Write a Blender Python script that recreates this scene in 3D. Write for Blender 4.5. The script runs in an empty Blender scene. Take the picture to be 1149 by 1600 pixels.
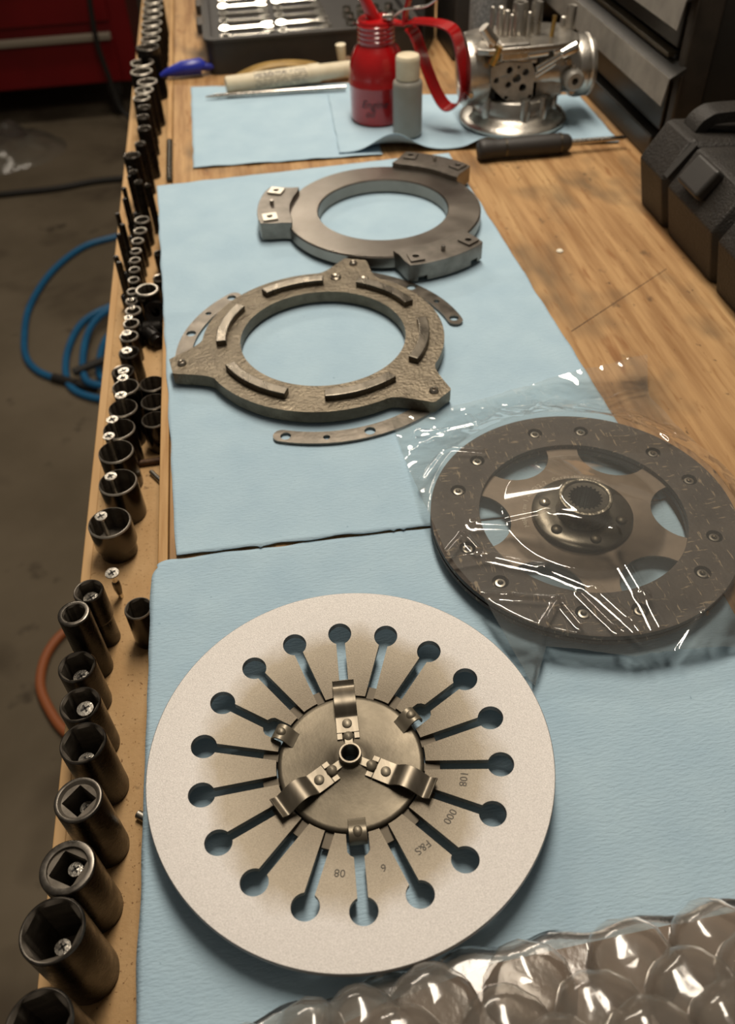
import bpy, bmesh, math, random
from mathutils import Vector, Matrix, noise
random.seed(7)
S = bpy.context.scene
C = S.collection
PI = math.pi
# ------------------------------------------------------------------ camera
H = .34                                    # lens height above the bench top (m)
FW = Vector((.0897, .6924, -.7160)); RT = Vector((.9870, -.1581, -.0292)); UP = Vector((.1334, .7040, .6975))
FPX = 1301.75                              # focal length for a 1149 x 1600 frame
cam_d = bpy.data.cameras.new('camera'); cam = bpy.data.objects.new('camera', cam_d); C.objects.link(cam)
cam.matrix_world = Matrix(((RT.x, UP.x, -FW.x, 0), (RT.y, UP.y, -FW.y, 0), (RT.z, UP.z, -FW.z, H), (0, 0, 0, 1)))
cam_d.sensor_fit = 'VERTICAL'; cam_d.sensor_height = 36; cam_d.lens = FPX / 1600 * 36
cam_d.clip_start = .01; cam_d.clip_end = 50
cam_d.dof.use_dof = True; cam_d.dof.focus_distance = .40; cam_d.dof.aperture_fstop = 10.5
S.camera = cam
# ------------------------------------------------------------------ light
W = bpy.data.worlds.new('garage_air'); S.world = W; W.use_nodes = True
W.node_tree.nodes['Background'].inputs[0].default_value = (1, .88, .74, 1)
W.node_tree.nodes['Background'].inputs[1].default_value = .105
def area(name, loc, target, sx, sy, power, col):
    l = bpy.data.lights.new(name, 'AREA'); l.shape = 'RECTANGLE'; l.size = sx; l.size_y = sy; l.energy = power; l.color = col
    o = bpy.data.objects.new(name, l); C.objects.link(o); o.location = loc
    o.rotation_euler = (Vector(target) - Vector(loc)).to_track_quat('-Z', 'Y').to_euler()
    return o
area('shop_light', (.15, .90, 1.20), (.15, .80, 0), .22, .95, 19.5, (1, .88, .73))
area('far_shop_light', (-.35, 3.0, 1.45), (-.2, 1.9, 0), 1.3, .16, 15, (1, .88, .73))
S.view_settings.view_transform = 'Standard'; S.view_settings.look = 'None'
S.view_settings.gamma = 1; S.view_settings.use_curve_mapping = False; S.view_settings.exposure = 0

# ------------------------------------------------------------------ helpers
def at(x, y, z=0.):                         # photo pixel -> world point at height z
    d = FW + (x - 574.5) / FPX * RT - (y - 800) / FPX * UP
    t = (z - H) / d.z
    return Vector((0, 0, H)) + t * d
def pxm(p):                                 # pixels per metre at a world point
    return FPX / (Vector(p) - Vector((0, 0, H))).dot(FW)
def srgb(r, g, b):
    f = lambda c: (c / 255) / 12.92 if c / 255 <= .04045 else ((c / 255 + .055) / 1.055) ** 2.4
    return (f(r), f(g), f(b), 1)
def mat(name, col, rough=.5, metal=0., col2=None, nscale=(40, 40, 40), ramp=(.35, .65), bump=0., bscale=(200, 200, 200), coat=0., alpha_t=0., specks=None, spec=.5, aniso=0., rvar=0., detail=6):
    m = bpy.data.materials.new(name); m.use_nodes = True; nt = m.node_tree; N = nt.nodes; L = nt.links
    b = N['Principled BSDF']
    b.inputs['Base Color'].default_value = col; b.inputs['Roughness'].default_value = rough; b.inputs['Metallic'].default_value = metal
    b.inputs['Coat Weight'].default_value = coat; b.inputs['Coat Roughness'].default_value = .08
    b.inputs['Specular IOR Level'].default_value = spec; b.inputs['Anisotropic'].default_value = aniso
    b.inputs['Transmission Weight'].default_value = alpha_t
    tc = N.new('ShaderNodeTexCoord')
    def nz(scale, det=detail, rg=.55):
        mp = N.new('ShaderNodeMapping'); mp.inputs['Scale'].default_value = scale; L.new(tc.outputs['Object'], mp.inputs[0])
        n = N.new('ShaderNodeTexNoise'); n.inputs['Scale'].default_value = 1; n.inputs['Detail'].default_value = det; n.inputs['Roughness'].default_value = rg
        L.new(mp.outputs[0], n.inputs[0]); return n.outputs[0]
    cur = None
    if col2 is not None:
        r = N.new('ShaderNodeValToRGB'); r.color_ramp.elements[0].position = ramp[0]; r.color_ramp.elements[1].position = ramp[1]
        r.color_ramp.elements[0].color = col; r.color_ramp.elements[1].color = col2
        L.new(nz(nscale), r.inputs[0]); cur = r.outputs[0]
    for sp in (specks or []):               # (scale, lo, hi, colour, strength)
        sc, lo, hi, c, st = sp
        r = N.new('ShaderNodeMapRange'); r.inputs[1].default_value = lo; r.inputs[2].default_value = hi; r.inputs[4].default_value = st
        L.new(nz(sc, 3, .6), r.inputs[0])
        mx = N.new('ShaderNodeMix'); mx.data_type = 'RGBA'; L.new(r.outputs[0], mx.inputs[0])
        if cur is not None: L.new(cur, mx.inputs[6])
        else: mx.inputs[6].default_value = col
        mx.inputs[7].default_value = c; cur = mx.outputs[2]
    if cur is not None: L.new(cur, b.inputs['Base Color'])
    if bump:
        bp = N.new('ShaderNodeBump'); bp.inputs['Strength'].default_value = bump; bp.inputs['Distance'].default_value = .001
        L.new(nz(bscale, 4), bp.inputs['Height']); L.new(bp.outputs[0], b.inputs['Normal'])
    if rvar:
        r = N.new('ShaderNodeMapRange'); r.inputs[1].default_value = .3; r.inputs[2].default_value = .7
        r.inputs[3].default_value = max(.03, rough - rvar); r.inputs[4].default_value = rough + rvar
        L.new(nz(tuple(v * .6 for v in nscale)), r.inputs[0]); L.new(r.outputs[0], b.inputs['Roughness'])
    return m
def film(name, haze=.06, gloss=.5, rough=.06, tint=(.97, .97, .95, 1), hcol=(.8, .8, .76, 1), bump=0.):
    m = bpy.data.materials.new(name); m.use_nodes = True; nt = m.node_tree; N = nt.nodes; L = nt.links
    N.remove(N['Principled BSDF']); out = N['Material Output']
    t = N.new('ShaderNodeBsdfTransparent'); t.inputs[0].default_value = tint
    d = N.new('ShaderNodeBsdfDiffuse'); d.inputs[0].default_value = hcol
    tl = N.new('ShaderNodeBsdfTranslucent'); tl.inputs[0].default_value = hcol
    g = N.new('ShaderNodeBsdfGlossy'); g.inputs['Roughness'].default_value = rough; g.inputs[0].default_value = (1, 1, 1, 1)
    a = N.new('ShaderNodeMixShader'); a.inputs[0].default_value = .35; L.new(d.outputs[0], a.inputs[1]); L.new(tl.outputs[0], a.inputs[2])
    h = N.new('ShaderNodeMixShader'); h.inputs[0].default_value = haze; L.new(t.outputs[0], h.inputs[1]); L.new(a.outputs[0], h.inputs[2])
    fr = N.new('ShaderNodeFresnel'); fr.inputs[0].default_value = 1.5
    mu = N.new('ShaderNodeMath'); mu.operation = 'MULTIPLY'; mu.use_clamp = True; mu.inputs[1].default_value = gloss * 3; L.new(fr.outputs[0], mu.inputs[0])
    if bump:
        tc = N.new('ShaderNodeTexCoord'); n = N.new('ShaderNodeTexNoise'); n.inputs['Scale'].default_value = 140; n.inputs['Detail'].default_value = 3
        L.new(tc.outputs['Object'], n.inputs[0]); bp = N.new('ShaderNodeBump'); bp.inputs['Strength'].default_value = bump; bp.inputs['Distance'].default_value = .002
        L.new(n.outputs[0], bp.inputs['Height']); L.new(bp.outputs[0], g.inputs['Normal']); L.new(bp.outputs[0], fr.inputs['Normal'])
    x = N.new('ShaderNodeMixShader'); L.new(mu.outputs[0], x.inputs[0]); L.new(h.outputs[0], x.inputs[1]); L.new(g.outputs[0], x.inputs[2])
    L.new(x.outputs[0], out.inputs[0]); return m

MT = {}
MT['towel'] = mat('blue_paper', srgb(162, 188, 205), .95, 0, srgb(172, 197, 212), (30, 30, 30), (.3, .7), .55, (260, 900, 400), specks=[((330, 330, 330), .70, .76, srgb(120, 145, 162), .6), ((14, 14, 14), .63, .80, srgb(156, 184, 196), .35)], spec=.1)
MT['ply'] = mat('oiled_plywood', srgb(176, 140, 96), .62, 0, srgb(138, 102, 64), (90, 6, 20), (.40, .66), .25, (150, 22, 60),
    specks=[((26, 3.2, 10), .52, .70, srgb(190, 156, 110), .8), ((210, 7, 60), .54, .66, srgb(134, 96, 56), .55), ((70, 14, 40), .62, .72, srgb(120, 72, 32), .6), ((15, 8, 10), .53, .70, srgb(96, 80, 60), .75), ((240, 40, 90), .60, .72, srgb(128, 88, 48), .55), ((150, 90, 90), .68, .74, srgb(45, 34, 25), .8), ((60, 30, 30), .66, .74, srgb(62, 50, 38), .6)], spec=.3, detail=8)
MT['edge'] = mat('edge_band', srgb(186, 149, 100), .6, 0, srgb(160, 121, 73), (300, 14, 60), (.35, .65), .2, specks=[((120, 60, 60), .66, .74, srgb(80, 55, 30), .6)], spec=.3)
MT['chip'] = mat('particle_board', srgb(186, 154, 112), .75, 0, srgb(170, 136, 93), (60, 30, 60), (.3, .7), .35, (420, 420, 420), specks=[((460, 420, 400), .62, .68, srgb(100, 68, 38), .75), ((90, 80, 80), .68, .76, srgb(60, 42, 28), .7)], spec=.25)
MT['shelfedge'] = mat('pale_shelf_edge', srgb(188, 154, 110), .65, 0, srgb(176, 140, 95), (90, 10, 60), (.3, .7), .1, spec=.25)
MT['concrete'] = mat('stained_concrete', srgb(112, 101, 84), .8, 0, srgb(94, 84, 68), (2.5, 2.5, 2.5), (.35, .65), .2, (60, 60, 60), specks=[((3.4, 3.4, 3.4), .56, .68, srgb(70, 60, 48), .75), ((9, 9, 9), .64, .72, srgb(58, 50, 40), .7)], spec=.25)
MT['farwall'] = mat('dingy_wall_paint', srgb(110, 102, 90), .8, 0, srgb(98, 90, 78), (3, 3, 3))
MT['impact'] = mat('black_oxide_steel', (.020, .018, .016, 1), .30, .75, (.034, .030, .027, 1), (200, 200, 200), (.4, .7), .12, (700, 700, 700), specks=[((900, 900, 900), .66, .72, (.16, .14, .11, 1), .7)], rvar=.1)
MT['gunmetal'] = mat('dark_chrome', (.055, .050, .045, 1), .20, .9, (.075, .068, .06, 1), (60, 60, 60), bump=.05, rvar=.06)
MT['socket_bore'] = mat('socket_bore', (.17, .148, .12, 1), .50, .55, (.10, .085, .068, 1), (120, 120, 200), bump=.1)
MT['rim'] = mat('worn_bright_rim', (.72, .67, .58, 1), .40, .9, (.46, .42, .36, 1), (150, 150, 150), rvar=.08)
MT['rim_dark'] = mat('worn_dark_rim', (.20, .18, .155, 1), .35, 1, (.10, .09, .078, 1), (220, 220, 220), rvar=.1)
MT['zinc'] = mat('zinc_plated_screw', (.74, .70, .62, 1), .26, 1, (.5, .46, .4, 1), (300, 300, 300), bump=.2, bscale=(900, 900, 900))
MT['recess'] = mat('dark_recess', (.015, .013, .011, 1), .7)
MT['iron'] = mat('bare_cast_iron', (.18, .153, .112, 1), .42, .9, (.125, .106, .078, 1), (90, 90, 90), (.35, .65), .8, (420, 420, 420), rvar=.08)
MT['machined'] = mat('machined_steel', (.22, .195, .157, 1), .30, 1, (.16, .142, .114, 1), (200, 60, 60), bump=.1, bscale=(900, 300, 300), rvar=.08)
MT['ground'] = mat('ground_steel', (.30, .27, .235, 1), .33, 1, (.22, .197, .17, 1), (26, 26, 26), (.3, .7), .10, (120, 900, 200), rvar=.08, aniso=.3)
MT['ground_side'] = mat('dark_turned_edge', (.27, .245, .215, 1), .40, 1, (.19, .172, .15, 1), (90, 90, 90))
MT['strap'] = mat('spring_strap_steel', (.17, .15, .125, 1), .36, 1, (.125, .112, .094, 1), (120, 120, 120), bump=.15, rvar=.08)
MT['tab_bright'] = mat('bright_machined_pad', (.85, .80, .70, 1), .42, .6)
MT['plate'] = mat('nitrided_plate', (.125, .107, .079, 1), .46, .85, (.098, .084, .062, 1), (70, 70, 70), bump=.06, bscale=(500, 500, 500), rvar=.06)
MT['tongue'] = mat('brown_tongue_steel', (.085, .070, .050, 1), .55, .6)
MT['tabsteel'] = mat('bent_tab_steel', (.24, .208, .155, 1), .42, .6, (.19, .165, .122, 1), (120, 120, 120))
MT['clip'] = mat('clip_spring_steel', (.19, .165, .128, 1), .42, .85, (.15, .13, .10, 1), (300, 40, 40), rvar=.05)
MT['rivet'] = mat('steel_rivet', (.55, .50, .42, 1), .3, 1, (.4, .36, .3, 1), (400, 400, 400))
MT['stamp'] = mat('stamped_groove', (.05, .042, .032, 1), .6, .3)
MT['lining'] = mat('woven_friction_lining', srgb(74, 64, 55), .62, 0, srgb(60, 51, 44), (60, 60, 60), bump=.4, bscale=(300, 300, 300), specks=[((620, 110, 300), .62, .68, srgb(156, 138, 112), .8), ((120, 560, 300), .63, .69, srgb(150, 132, 106), .8), ((40, 40, 40), .55, .7, srgb(52, 44, 38), .6)], spec=.4)
MT['carrier'] = mat('phosphated_carrier', srgb(128, 112, 95), .5, .25, srgb(116, 101, 85), (120, 120, 120), bump=.05)
MT['hub'] = mat('oiled_hub_steel', (.13, .115, .092, 1), .32, .9, (.09, .08, .064, 1), (120, 120, 120), rvar=.08)
MT['grease'] = mat('grease_smeared_collar', (.34, .30, .235, 1), .36, .7, (.16, .14, .105, 1), (160, 160, 160), (.4, .6), .9, (260, 260, 260))
MT['print'] = mat('white_print', srgb(186, 174, 156), .7)
MT['film'] = film('clear_polythene', .09, .62, .06)
MT['bubble'] = film('bubble_film', .24, .42, .11, (.92, .90, .87, 1), (.50, .455, .40, 1), .06)
MT['bubble_sheet'] = film('bubble_sheet_film', .30, .32, .16, (.92, .90, .87, 1), (.48, .43, .37, 1), .12)
MT['floorbag'] = film('crumpled_bag_film', .07, .30, .14, bump=.3)
MT['kraft'] = mat('brown_card', srgb(122, 96, 74), .8, 0, srgb(108, 84, 63), (40, 40, 40))
MT['redpaint'] = mat('red_enamel', srgb(178, 20, 24), .22, 0, srgb(160, 14, 19), (30, 30, 30), coat=.6, bump=.03)
MT['ink'] = mat('black_marker_ink', (.012, .010, .016, 1), .6)
MT['steel'] = mat('bright_steel', (.62, .58, .52, 1), .25, 1, (.5, .46, .41, 1), (200, 200, 200), rvar=.06)
MT['chrome'] = mat('polished_chrome', (.80, .77, .70, 1), .12, 1)
MT['bottle'] = mat('translucent_grey_plastic', srgb(150, 150, 144), .45, 0, srgb(138, 136, 126), (30, 30, 30), spec=.4)
MT['whitecap'] = mat('ivory_plastic', srgb(222, 212, 186), .5, 0, srgb(208, 196, 168), (60, 60, 60))
MT['alu'] = mat('cast_aluminium', (.60, .57, .52, 1), .33, 1, (.47, .445, .40, 1), (60, 60, 60), (.35, .65), .25, (340, 340, 340), rvar=.08)
MT['alu_dirty'] = mat('stained_aluminium', (.46, .445, .41, 1), .42, .5, (.33, .315, .285, 1), (110, 110, 110), (.38, .62), .3, (300, 300, 300))
MT['brass'] = mat('brass', (.62, .42, .14, 1), .28, 1, (.45, .29, .09, 1), (200, 200, 200))
MT['blackplastic'] = mat('black_plastic', (.020, .018, .016, 1), .5, 0, (.026, .023, .02, 1), (60, 60, 60))
MT['rubber'] = mat('black_rubber_grip', (.028, .025, .023, 1), .55, 0, bump=.2, bscale=(500, 500, 500))
MT['casehide'] = mat('pebbled_black_plastic', (.017, .015, .013, 1), .50, 0, (.024, .021, .018, 1), (50, 50, 50), bump=.8, bscale=(480, 480, 480), specks=[((420, 420, 420), .69, .74, (.15, .14, .125, 1), .7)], spec=.35)
MT['chest'] = mat('black_enamel_steel', (.028, .025, .021, 1), .42, .0, (.036, .032, .026, 1), (20, 20, 20), spec=.5, bump=.08, bscale=(200, 200, 200))
MT['chest_edge'] = mat('lit_chest_edge', (.070, .057, .043, 1), .5, .2, (.050, .041, .032, 1), (60, 60, 60))  # brown tone stands in for light along the chest's corner post
MT['lit_lip'] = mat('lit_tan_lip', (.13, .105, .066, 1), .45, .3, (.08, .065, .045, 1), (60, 30, 60))  # lighter tan paints in the light caught by the drawer lips
MT['trim'] = mat('scratched_aluminium_trim', (.34, .32, .285, 1), .48, .45, (.26, .245, .22, 1), (60, 60, 60), specks=[((160, 60, 160), .70, .75, (.85, .82, .74, 1), .8)], rvar=.08)
MT['chestred'] = mat('red_cabinet_enamel', srgb(120, 16, 20), .32, 0, srgb(104, 12, 16), (4, 4, 4), spec=.4)
MT['dulltrim'] = mat('dull_grey_trim', srgb(150, 140, 125), .5, .2)
MT['hoseblue'] = mat('blue_air_hose', srgb(26, 104, 150), .4, 0, srgb(22, 92, 136), (20, 20, 20))
MT['orange'] = mat('orange_cord_jacket', srgb(150, 84, 44), .55)
MT['blackcord'] = mat('black_cord_jacket', (.014, .012, .010, 1), .6)
MT['bluecap'] = mat('cobalt_blue_plastic', srgb(32, 44, 150), .35)
MT['pen'] = mat('ivory_barrel', srgb(216, 206, 180), .5, 0, srgb(204, 192, 164), (60, 60, 60))
MT['graylabel'] = None
MT['paper'] = mat('white_paper_scrap', srgb(225, 218, 200), .8)
MT['tan'] = mat('tan_wrapper', srgb(170, 140, 84), .5, 0, srgb(140, 112, 60), (60, 60, 60))
MT['rust'] = mat('rusty_threaded_rod', srgb(96, 72, 52), .6, .5, srgb(70, 50, 36), (300, 300, 300), bump=.4)
MT['pingrey'] = mat('grey_dowel_steel', (.34, .32, .28, 1), .4, 1)

def label_print(name, base, ink, sz, sx):   # rows of small illegible print
    m = mat(name, base, .5); nt = m.node_tree; N = nt.nodes; L = nt.links; b = N['Principled BSDF']
    tc = N.new('ShaderNodeTexCoord'); sep = N.new('ShaderNodeSeparateXYZ'); L.new(tc.outputs['Object'], sep.inputs[0])
    a = N.new('ShaderNodeMath'); a.operation = 'MULTIPLY'; a.inputs[1].default_value = sz; L.new(sep.outputs[2], a.inputs[0])
    f = N.new('ShaderNodeMath'); f.operation = 'FRACT'; L.new(a.outputs[0], f.inputs[0])
    g = N.new('ShaderNodeMath'); g.operation = 'GREATER_THAN'; g.inputs[1].default_value = .5; L.new(f.outputs[0], g.inputs[0])
    mp = N.new('ShaderNodeMapping'); mp.inputs['Scale'].default_value = (sx, sx, sz * .8); L.new(tc.outputs['Object'], mp.inputs[0])
    n = N.new('ShaderNodeTexNoise'); n.inputs['Scale'].default_value = 1; L.new(mp.outputs[0], n.inputs[0])
    g2 = N.new('ShaderNodeMath'); g2.operation = 'GREATER_THAN'; g2.inputs[1].default_value = .46; L.new(n.outputs[0], g2.inputs[0])
    mu = N.new('ShaderNodeMath'); mu.operation = 'MULTIPLY'; L.new(g.outputs[0], mu.inputs[0]); L.new(g2.outputs[0], mu.inputs[1])
    mx = N.new('ShaderNodeMix'); mx.data_type = 'RGBA'; L.new(mu.outputs[0], mx.inputs[0]); mx.inputs[6].default_value = base; mx.inputs[7].default_value = ink
    L.new(mx.outputs[2], b.inputs['Base Color']); return m
MT['graylabel'] = label_print('grey_can_label', srgb(150, 150, 148), srgb(70, 72, 76), 420, 500)
MT['penprint'] = label_print('pen_small_print', srgb(214, 204, 178), srgb(120, 112, 98), 480, 420)

# two spring-disc tones: rim ground bright, fingers left raw (radius around the disc's own centre)
SPC = Vector((.0109, .1759, 0))
def spring_mat():
    m = mat('blasted_spring_steel', (.62, .585, .53, 1), .52, .7, bump=.12, bscale=(1800, 1800, 1800)); nt = m.node_tree; N = nt.nodes; L = nt.links; b = N['Principled BSDF']
    tc = N.new('ShaderNodeTexCoord'); mp = N.new('ShaderNodeMapping'); mp.inputs['Location'].default_value = (-SPC.x, -SPC.y, 0); mp.inputs['Scale'].default_value = (1, 1, 0); L.new(tc.outputs['Object'], mp.inputs[0])
    ln = N.new('ShaderNodeVectorMath'); ln.operation = 'LENGTH'; L.new(mp.outputs[0], ln.inputs[0])
    n = N.new('ShaderNodeTexNoise'); n.inputs['Scale'].default_value = 38; n.inputs['Detail'].default_value = 3; L.new(tc.outputs['Object'], n.inputs[0])
    ml = N.new('ShaderNodeMath'); ml.operation = 'MULTIPLY_ADD'; ml.inputs[1].default_value = .022; L.new(n.outputs[0], ml.inputs[0]); L.new(ln.outputs['Value'], ml.inputs[2])
    r = N.new('ShaderNodeValToRGB'); e = r.color_ramp.elements
    mr = N.new('ShaderNodeMapRange'); mr.inputs[1].default_value = .045; mr.inputs[2].default_value = .10; L.new(ml.outputs[0], mr.inputs[0]); L.new(mr.outputs[0], r.inputs[0])
    e[0].position = 0; e[0].color = (.138, .116, .086, 1); e[1].position = .62; e[1].color = (.315, .302, .290, 1)
    x = e.new(.42); x.color = (.205, .178, .138, 1)
    n2 = N.new('ShaderNodeTexNoise'); n2.inputs['Scale'].default_value = 1900; n2.inputs['Detail'].default_value = 2; L.new(tc.outputs['Object'], n2.inputs[0])
    mr2 = N.new('ShaderNodeMapRange'); mr2.inputs[1].default_value = .3; mr2.inputs[2].default_value = .7; mr2.inputs[3].default_value = .84; mr2.inputs[4].default_value = 1.14; L.new(n2.outputs[0], mr2.inputs[0])
    mx = N.new('ShaderNodeVectorMath'); mx.operation = 'SCALE'; L.new(r.outputs[0], mx.inputs[0]); L.new(mr2.outputs[0], mx.inputs['Scale'])
    L.new(mx.outputs[0], b.inputs['Base Color']); return m
MT['spring'] = spring_mat()

def thing(name, label, cat, loc=(0, 0, 0), group=None):
    o = bpy.data.objects.new(name, None); o.empty_display_size = .01; C.objects.link(o); o.location = loc
    o['label'] = label; o['category'] = cat
    if group: o['group'] = group
    return o
def tag(o, label, cat, group=None):
    o['label'] = label; o['category'] = cat
    if group: o['group'] = group
    return o
def par(o, p):
    o.parent = p                            # every mesh is built in world coordinates
    if p.type == 'EMPTY': o.matrix_parent_inverse = Matrix.Translation(-p.location)
def mk(name, me, m, parent=None, ang=35, bevel=0, seg=2):
    o = bpy.data.objects.new(name, me); C.objects.link(o)
    if m is not None:
        for x in (m if isinstance(m, (list, tuple)) else [m]): me.materials.append(x)
    me.polygons.foreach_set('use_smooth', [True] * len(me.polygons)); me.set_sharp_from_angle(angle=math.radians(ang))
    if bevel:
        b = o.modifiers.new('bevel', 'BEVEL'); b.width = bevel; b.segments = seg; b.limit_method = 'ANGLE'; b.angle_limit = math.radians(40); b.harden_normals = True
    if parent is not None: par(o, parent)
    return o
class MB:
    def __init__(s): s.v = []; s.f = []; s.m = []; s.cur = 0
    def add(s, v, f, M=None):
        n = len(s.v); s.v += [tuple(M @ Vector(p)) if M else tuple(p) for p in v]
        s.f += [tuple(n + i for i in q) for q in f]; s.m += [s.cur] * len(f); return s
    def lathe(s, prof, n=32, M=None, closed=False):
        v = []; f = []; k = len(prof)
        for r, z in prof:
            for i in range(n):
                a = 2 * PI * i / n; v.append((r * math.cos(a), r * math.sin(a), z))
        for j in range(k if closed else k - 1):
            j2 = (j + 1) % k
            for i in range(n):
                i2 = (i + 1) % n; f.append((j * n + i, j * n + i2, j2 * n + i2, j2 * n + i))
        if not closed:
            if prof[0][0] > 1e-6: f.append(tuple(range(n - 1, -1, -1)))
            if prof[-1][0] > 1e-6: f.append(tuple((k - 1) * n + i for i in range(n)))
        return s.add(v, f, M)
    def box(s, c, d, M=None):
        x, y, z = (t / 2 for t in d)
        v = [(c[0] + a * x, c[1] + b * y, c[2] + e * z) for a in (-1, 1) for b in (-1, 1) for e in (-1, 1)]
        return s.add(v, [(0, 1, 3, 2), (4, 6, 7, 5), (0, 4, 5, 1), (2, 3, 7, 6), (0, 2, 6, 4), (1, 5, 7, 3)], M)
    def tube(s, path, r, n=10, M=None, cap=True):
        P = [Vector(p) for p in path]; R = r if isinstance(r, (list, tuple)) else [r] * len(P); v = []; f = []; u = None
        for i, p in enumerate(P):
            t = (P[min(i + 1, len(P) - 1)] - P[max(i - 1, 0)]).normalized()
            if u is None: u = t.orthogonal().normalized()
            u = (u - t * u.dot(t)); u = u.normalized() if u.length > 1e-6 else t.orthogonal().normalized()
            w = t.cross(u)
            for k in range(n):
                a = 2 * PI * k / n; v.append(p + R[i] * (math.cos(a) * u + math.sin(a) * w))
        for i in range(len(P) - 1):
            for k in range(n):
                k2 = (k + 1) % n; f.append((i * n + k, i * n + k2, (i + 1) * n + k2, (i + 1) * n + k))
        if cap: f.append(tuple(range(n - 1, -1, -1))); f.append(tuple((len(P) - 1) * n + k for k in range(n)))
        return s.add(v, f, M)
    def prism(s, out, z0, z1, M=None):
        n = len(out); v = [(x, y, z0) for x, y in out] + [(x, y, z1) for x, y in out]
        return s.add(v, [tuple(range(n - 1, -1, -1)), tuple(range(n, 2 * n))] + [(i, (i + 1) % n, n + (i + 1) % n, n + i) for i in range(n)], M)
    def ribbon(s, path, width, th, wd=(0, 1, 0), closed=False, M=None):   # flat strip swept along a path, width along wd
        P = [Vector(p) for p in path]; n = len(P); wd = Vector(wd).normalized(); v = []; f = []
        for i, p in enumerate(P):
            a = P[(i - 1) % n] if (closed or i) else P[0]; b = P[(i + 1) % n] if (closed or i < n - 1) else P[-1]
            t = (b - a).normalized(); nn = t.cross(wd).normalized()
            for su, sv in ((-1, -1), (1, -1), (1, 1), (-1, 1)): v.append(p + wd * (su * width / 2) + nn * (sv * th / 2))
        for i in range(n if closed else n - 1):
            j = (i + 1) % n
            for k in range(4): f.append((4 * i + k, 4 * i + (k + 1) % 4, 4 * j + (k + 1) % 4, 4 * j + k))
        if not closed: f += [(3, 2, 1, 0), tuple(4 * (n - 1) + k for k in range(4))]
        return s.add(v, f, M)
    def mesh(s, name, fix=True):
        me = bpy.data.meshes.new(name); me.from_pydata(s.v, [], s.f); me.polygons.foreach_set('material_index', s.m)
        if fix:
            b = bmesh.new(); b.from_mesh(me); bmesh.ops.recalc_face_normals(b, faces=b.faces); b.to_mesh(me); b.free()
        me.update(); return me
    def build(s, name, m, parent=None, ang=35, bevel=0, seg=2, fix=True): return mk(name, s.mesh(name, fix), m, parent, ang, bevel, seg)
def T(x=0, y=0, z=0): return Matrix.Translation((x, y, z))
def RX(a): return Matrix.Rotation(a, 4, 'X')
def RY(a): return Matrix.Rotation(a, 4, 'Y')
def RZ(a): return Matrix.Rotation(a, 4, 'Z')
def smooth_path(P, n=6, closed=False):      # Catmull-Rom
    P = [Vector(p) for p in P]; out = []; N = len(P)
    for i in range(N if closed else N - 1):
        a, b, c, d = (P[(i + k) % N] if closed else P[min(max(i + k, 0), N - 1)] for k in (-1, 0, 1, 2))
        for k in range(n):
            t = k / n; out.append(.5 * ((2 * b) + (c - a) * t + (2 * a - 5 * b + 4 * c - d) * t * t + (3 * b - 3 * c + d - a) * t ** 3))
    if not closed: out.append(P[-1])
    return out
def circ(cx, cy, r, n=24, a0=0): return [(cx + r * math.cos(a0 + 2 * PI * i / n), cy + r * math.sin(a0 + 2 * PI * i / n)) for i in range(n)]
def eval_mesh(o):
    dg = bpy.context.evaluated_depsgraph_get(); me = bpy.data.meshes.new_from_object(o.evaluated_get(dg)); return me
def plate(outline, holes, z0, z1):          # flat plate with holes, through a filled 2D curve
    cu = bpy.data.curves.new('plate', 'CURVE'); cu.dimensions = '2D'; cu.fill_mode = 'BOTH'; cu.extrude = (z1 - z0) / 2
    for pts in [outline] + list(holes):
        sp = cu.splines.new('POLY'); sp.points.add(len(pts) - 1); sp.use_cyclic_u = True
        for p, q in zip(sp.points, pts): p.co = (q[0], q[1], 0, 1)
    o = bpy.data.objects.new('plate', cu); C.objects.link(o); me = eval_mesh(o); bpy.data.objects.remove(o); bpy.data.curves.remove(cu)
    me.materials.clear(); me.transform(Matrix.Translation((0, 0, (z0 + z1) / 2)))
    b = bmesh.new(); b.from_mesh(me); bmesh.ops.remove_doubles(b, verts=b.verts, dist=1e-7); bmesh.ops.recalc_face_normals(b, faces=b.faces); b.to_mesh(me); b.free(); return me
def text_me(s, size, th=.0001, shear=0):
    cu = bpy.data.curves.new('text', 'FONT'); cu.body = s; cu.size = size; cu.extrude = th; cu.align_x = 'CENTER'; cu.align_y = 'CENTER'; cu.shear = shear; cu.resolution_u = 3
    o = bpy.data.objects.new('text', cu); C.objects.link(o); me = eval_mesh(o); bpy.data.objects.remove(o); bpy.data.curves.remove(cu); me.materials.clear(); return me
def boolean(me, cutter, op='DIFFERENCE'):
    a = bpy.data.objects.new('a', me); b = bpy.data.objects.new('b', cutter); C.objects.link(a); C.objects.link(b)
    m = a.modifiers.new('x', 'BOOLEAN'); m.object = b; m.operation = op; m.solver = 'EXACT'
    r = eval_mesh(a); bpy.data.objects.remove(a); bpy.data.objects.remove(b); r.materials.clear(); return r
def join_me(list_me, name='joined'):
    b = bmesh.new()
    for me in list_me: b.from_mesh(me)
    r = bpy.data.meshes.new(name); b.to_mesh(r); b.free(); return r
ORD = ['first', 'second', 'third', 'fourth', 'fifth', 'sixth', 'seventh', 'eighth', 'ninth', 'tenth', 'eleventh', 'twelfth', 'thirteenth', 'fourteenth', 'fifteenth', 'sixteenth', 'seventeenth', 'eighteenth', 'nineteenth', 'twentieth']
def ordinal(n):
    if n <= 20: return ORD[n - 1]
    t = {2: 'twenty', 3: 'thirty', 4: 'forty', 5: 'fifty'}[n // 10]
    return t + '-' + ORD[n % 10 - 1] if n % 10 else t[:-1] + 'ieth'

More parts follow.
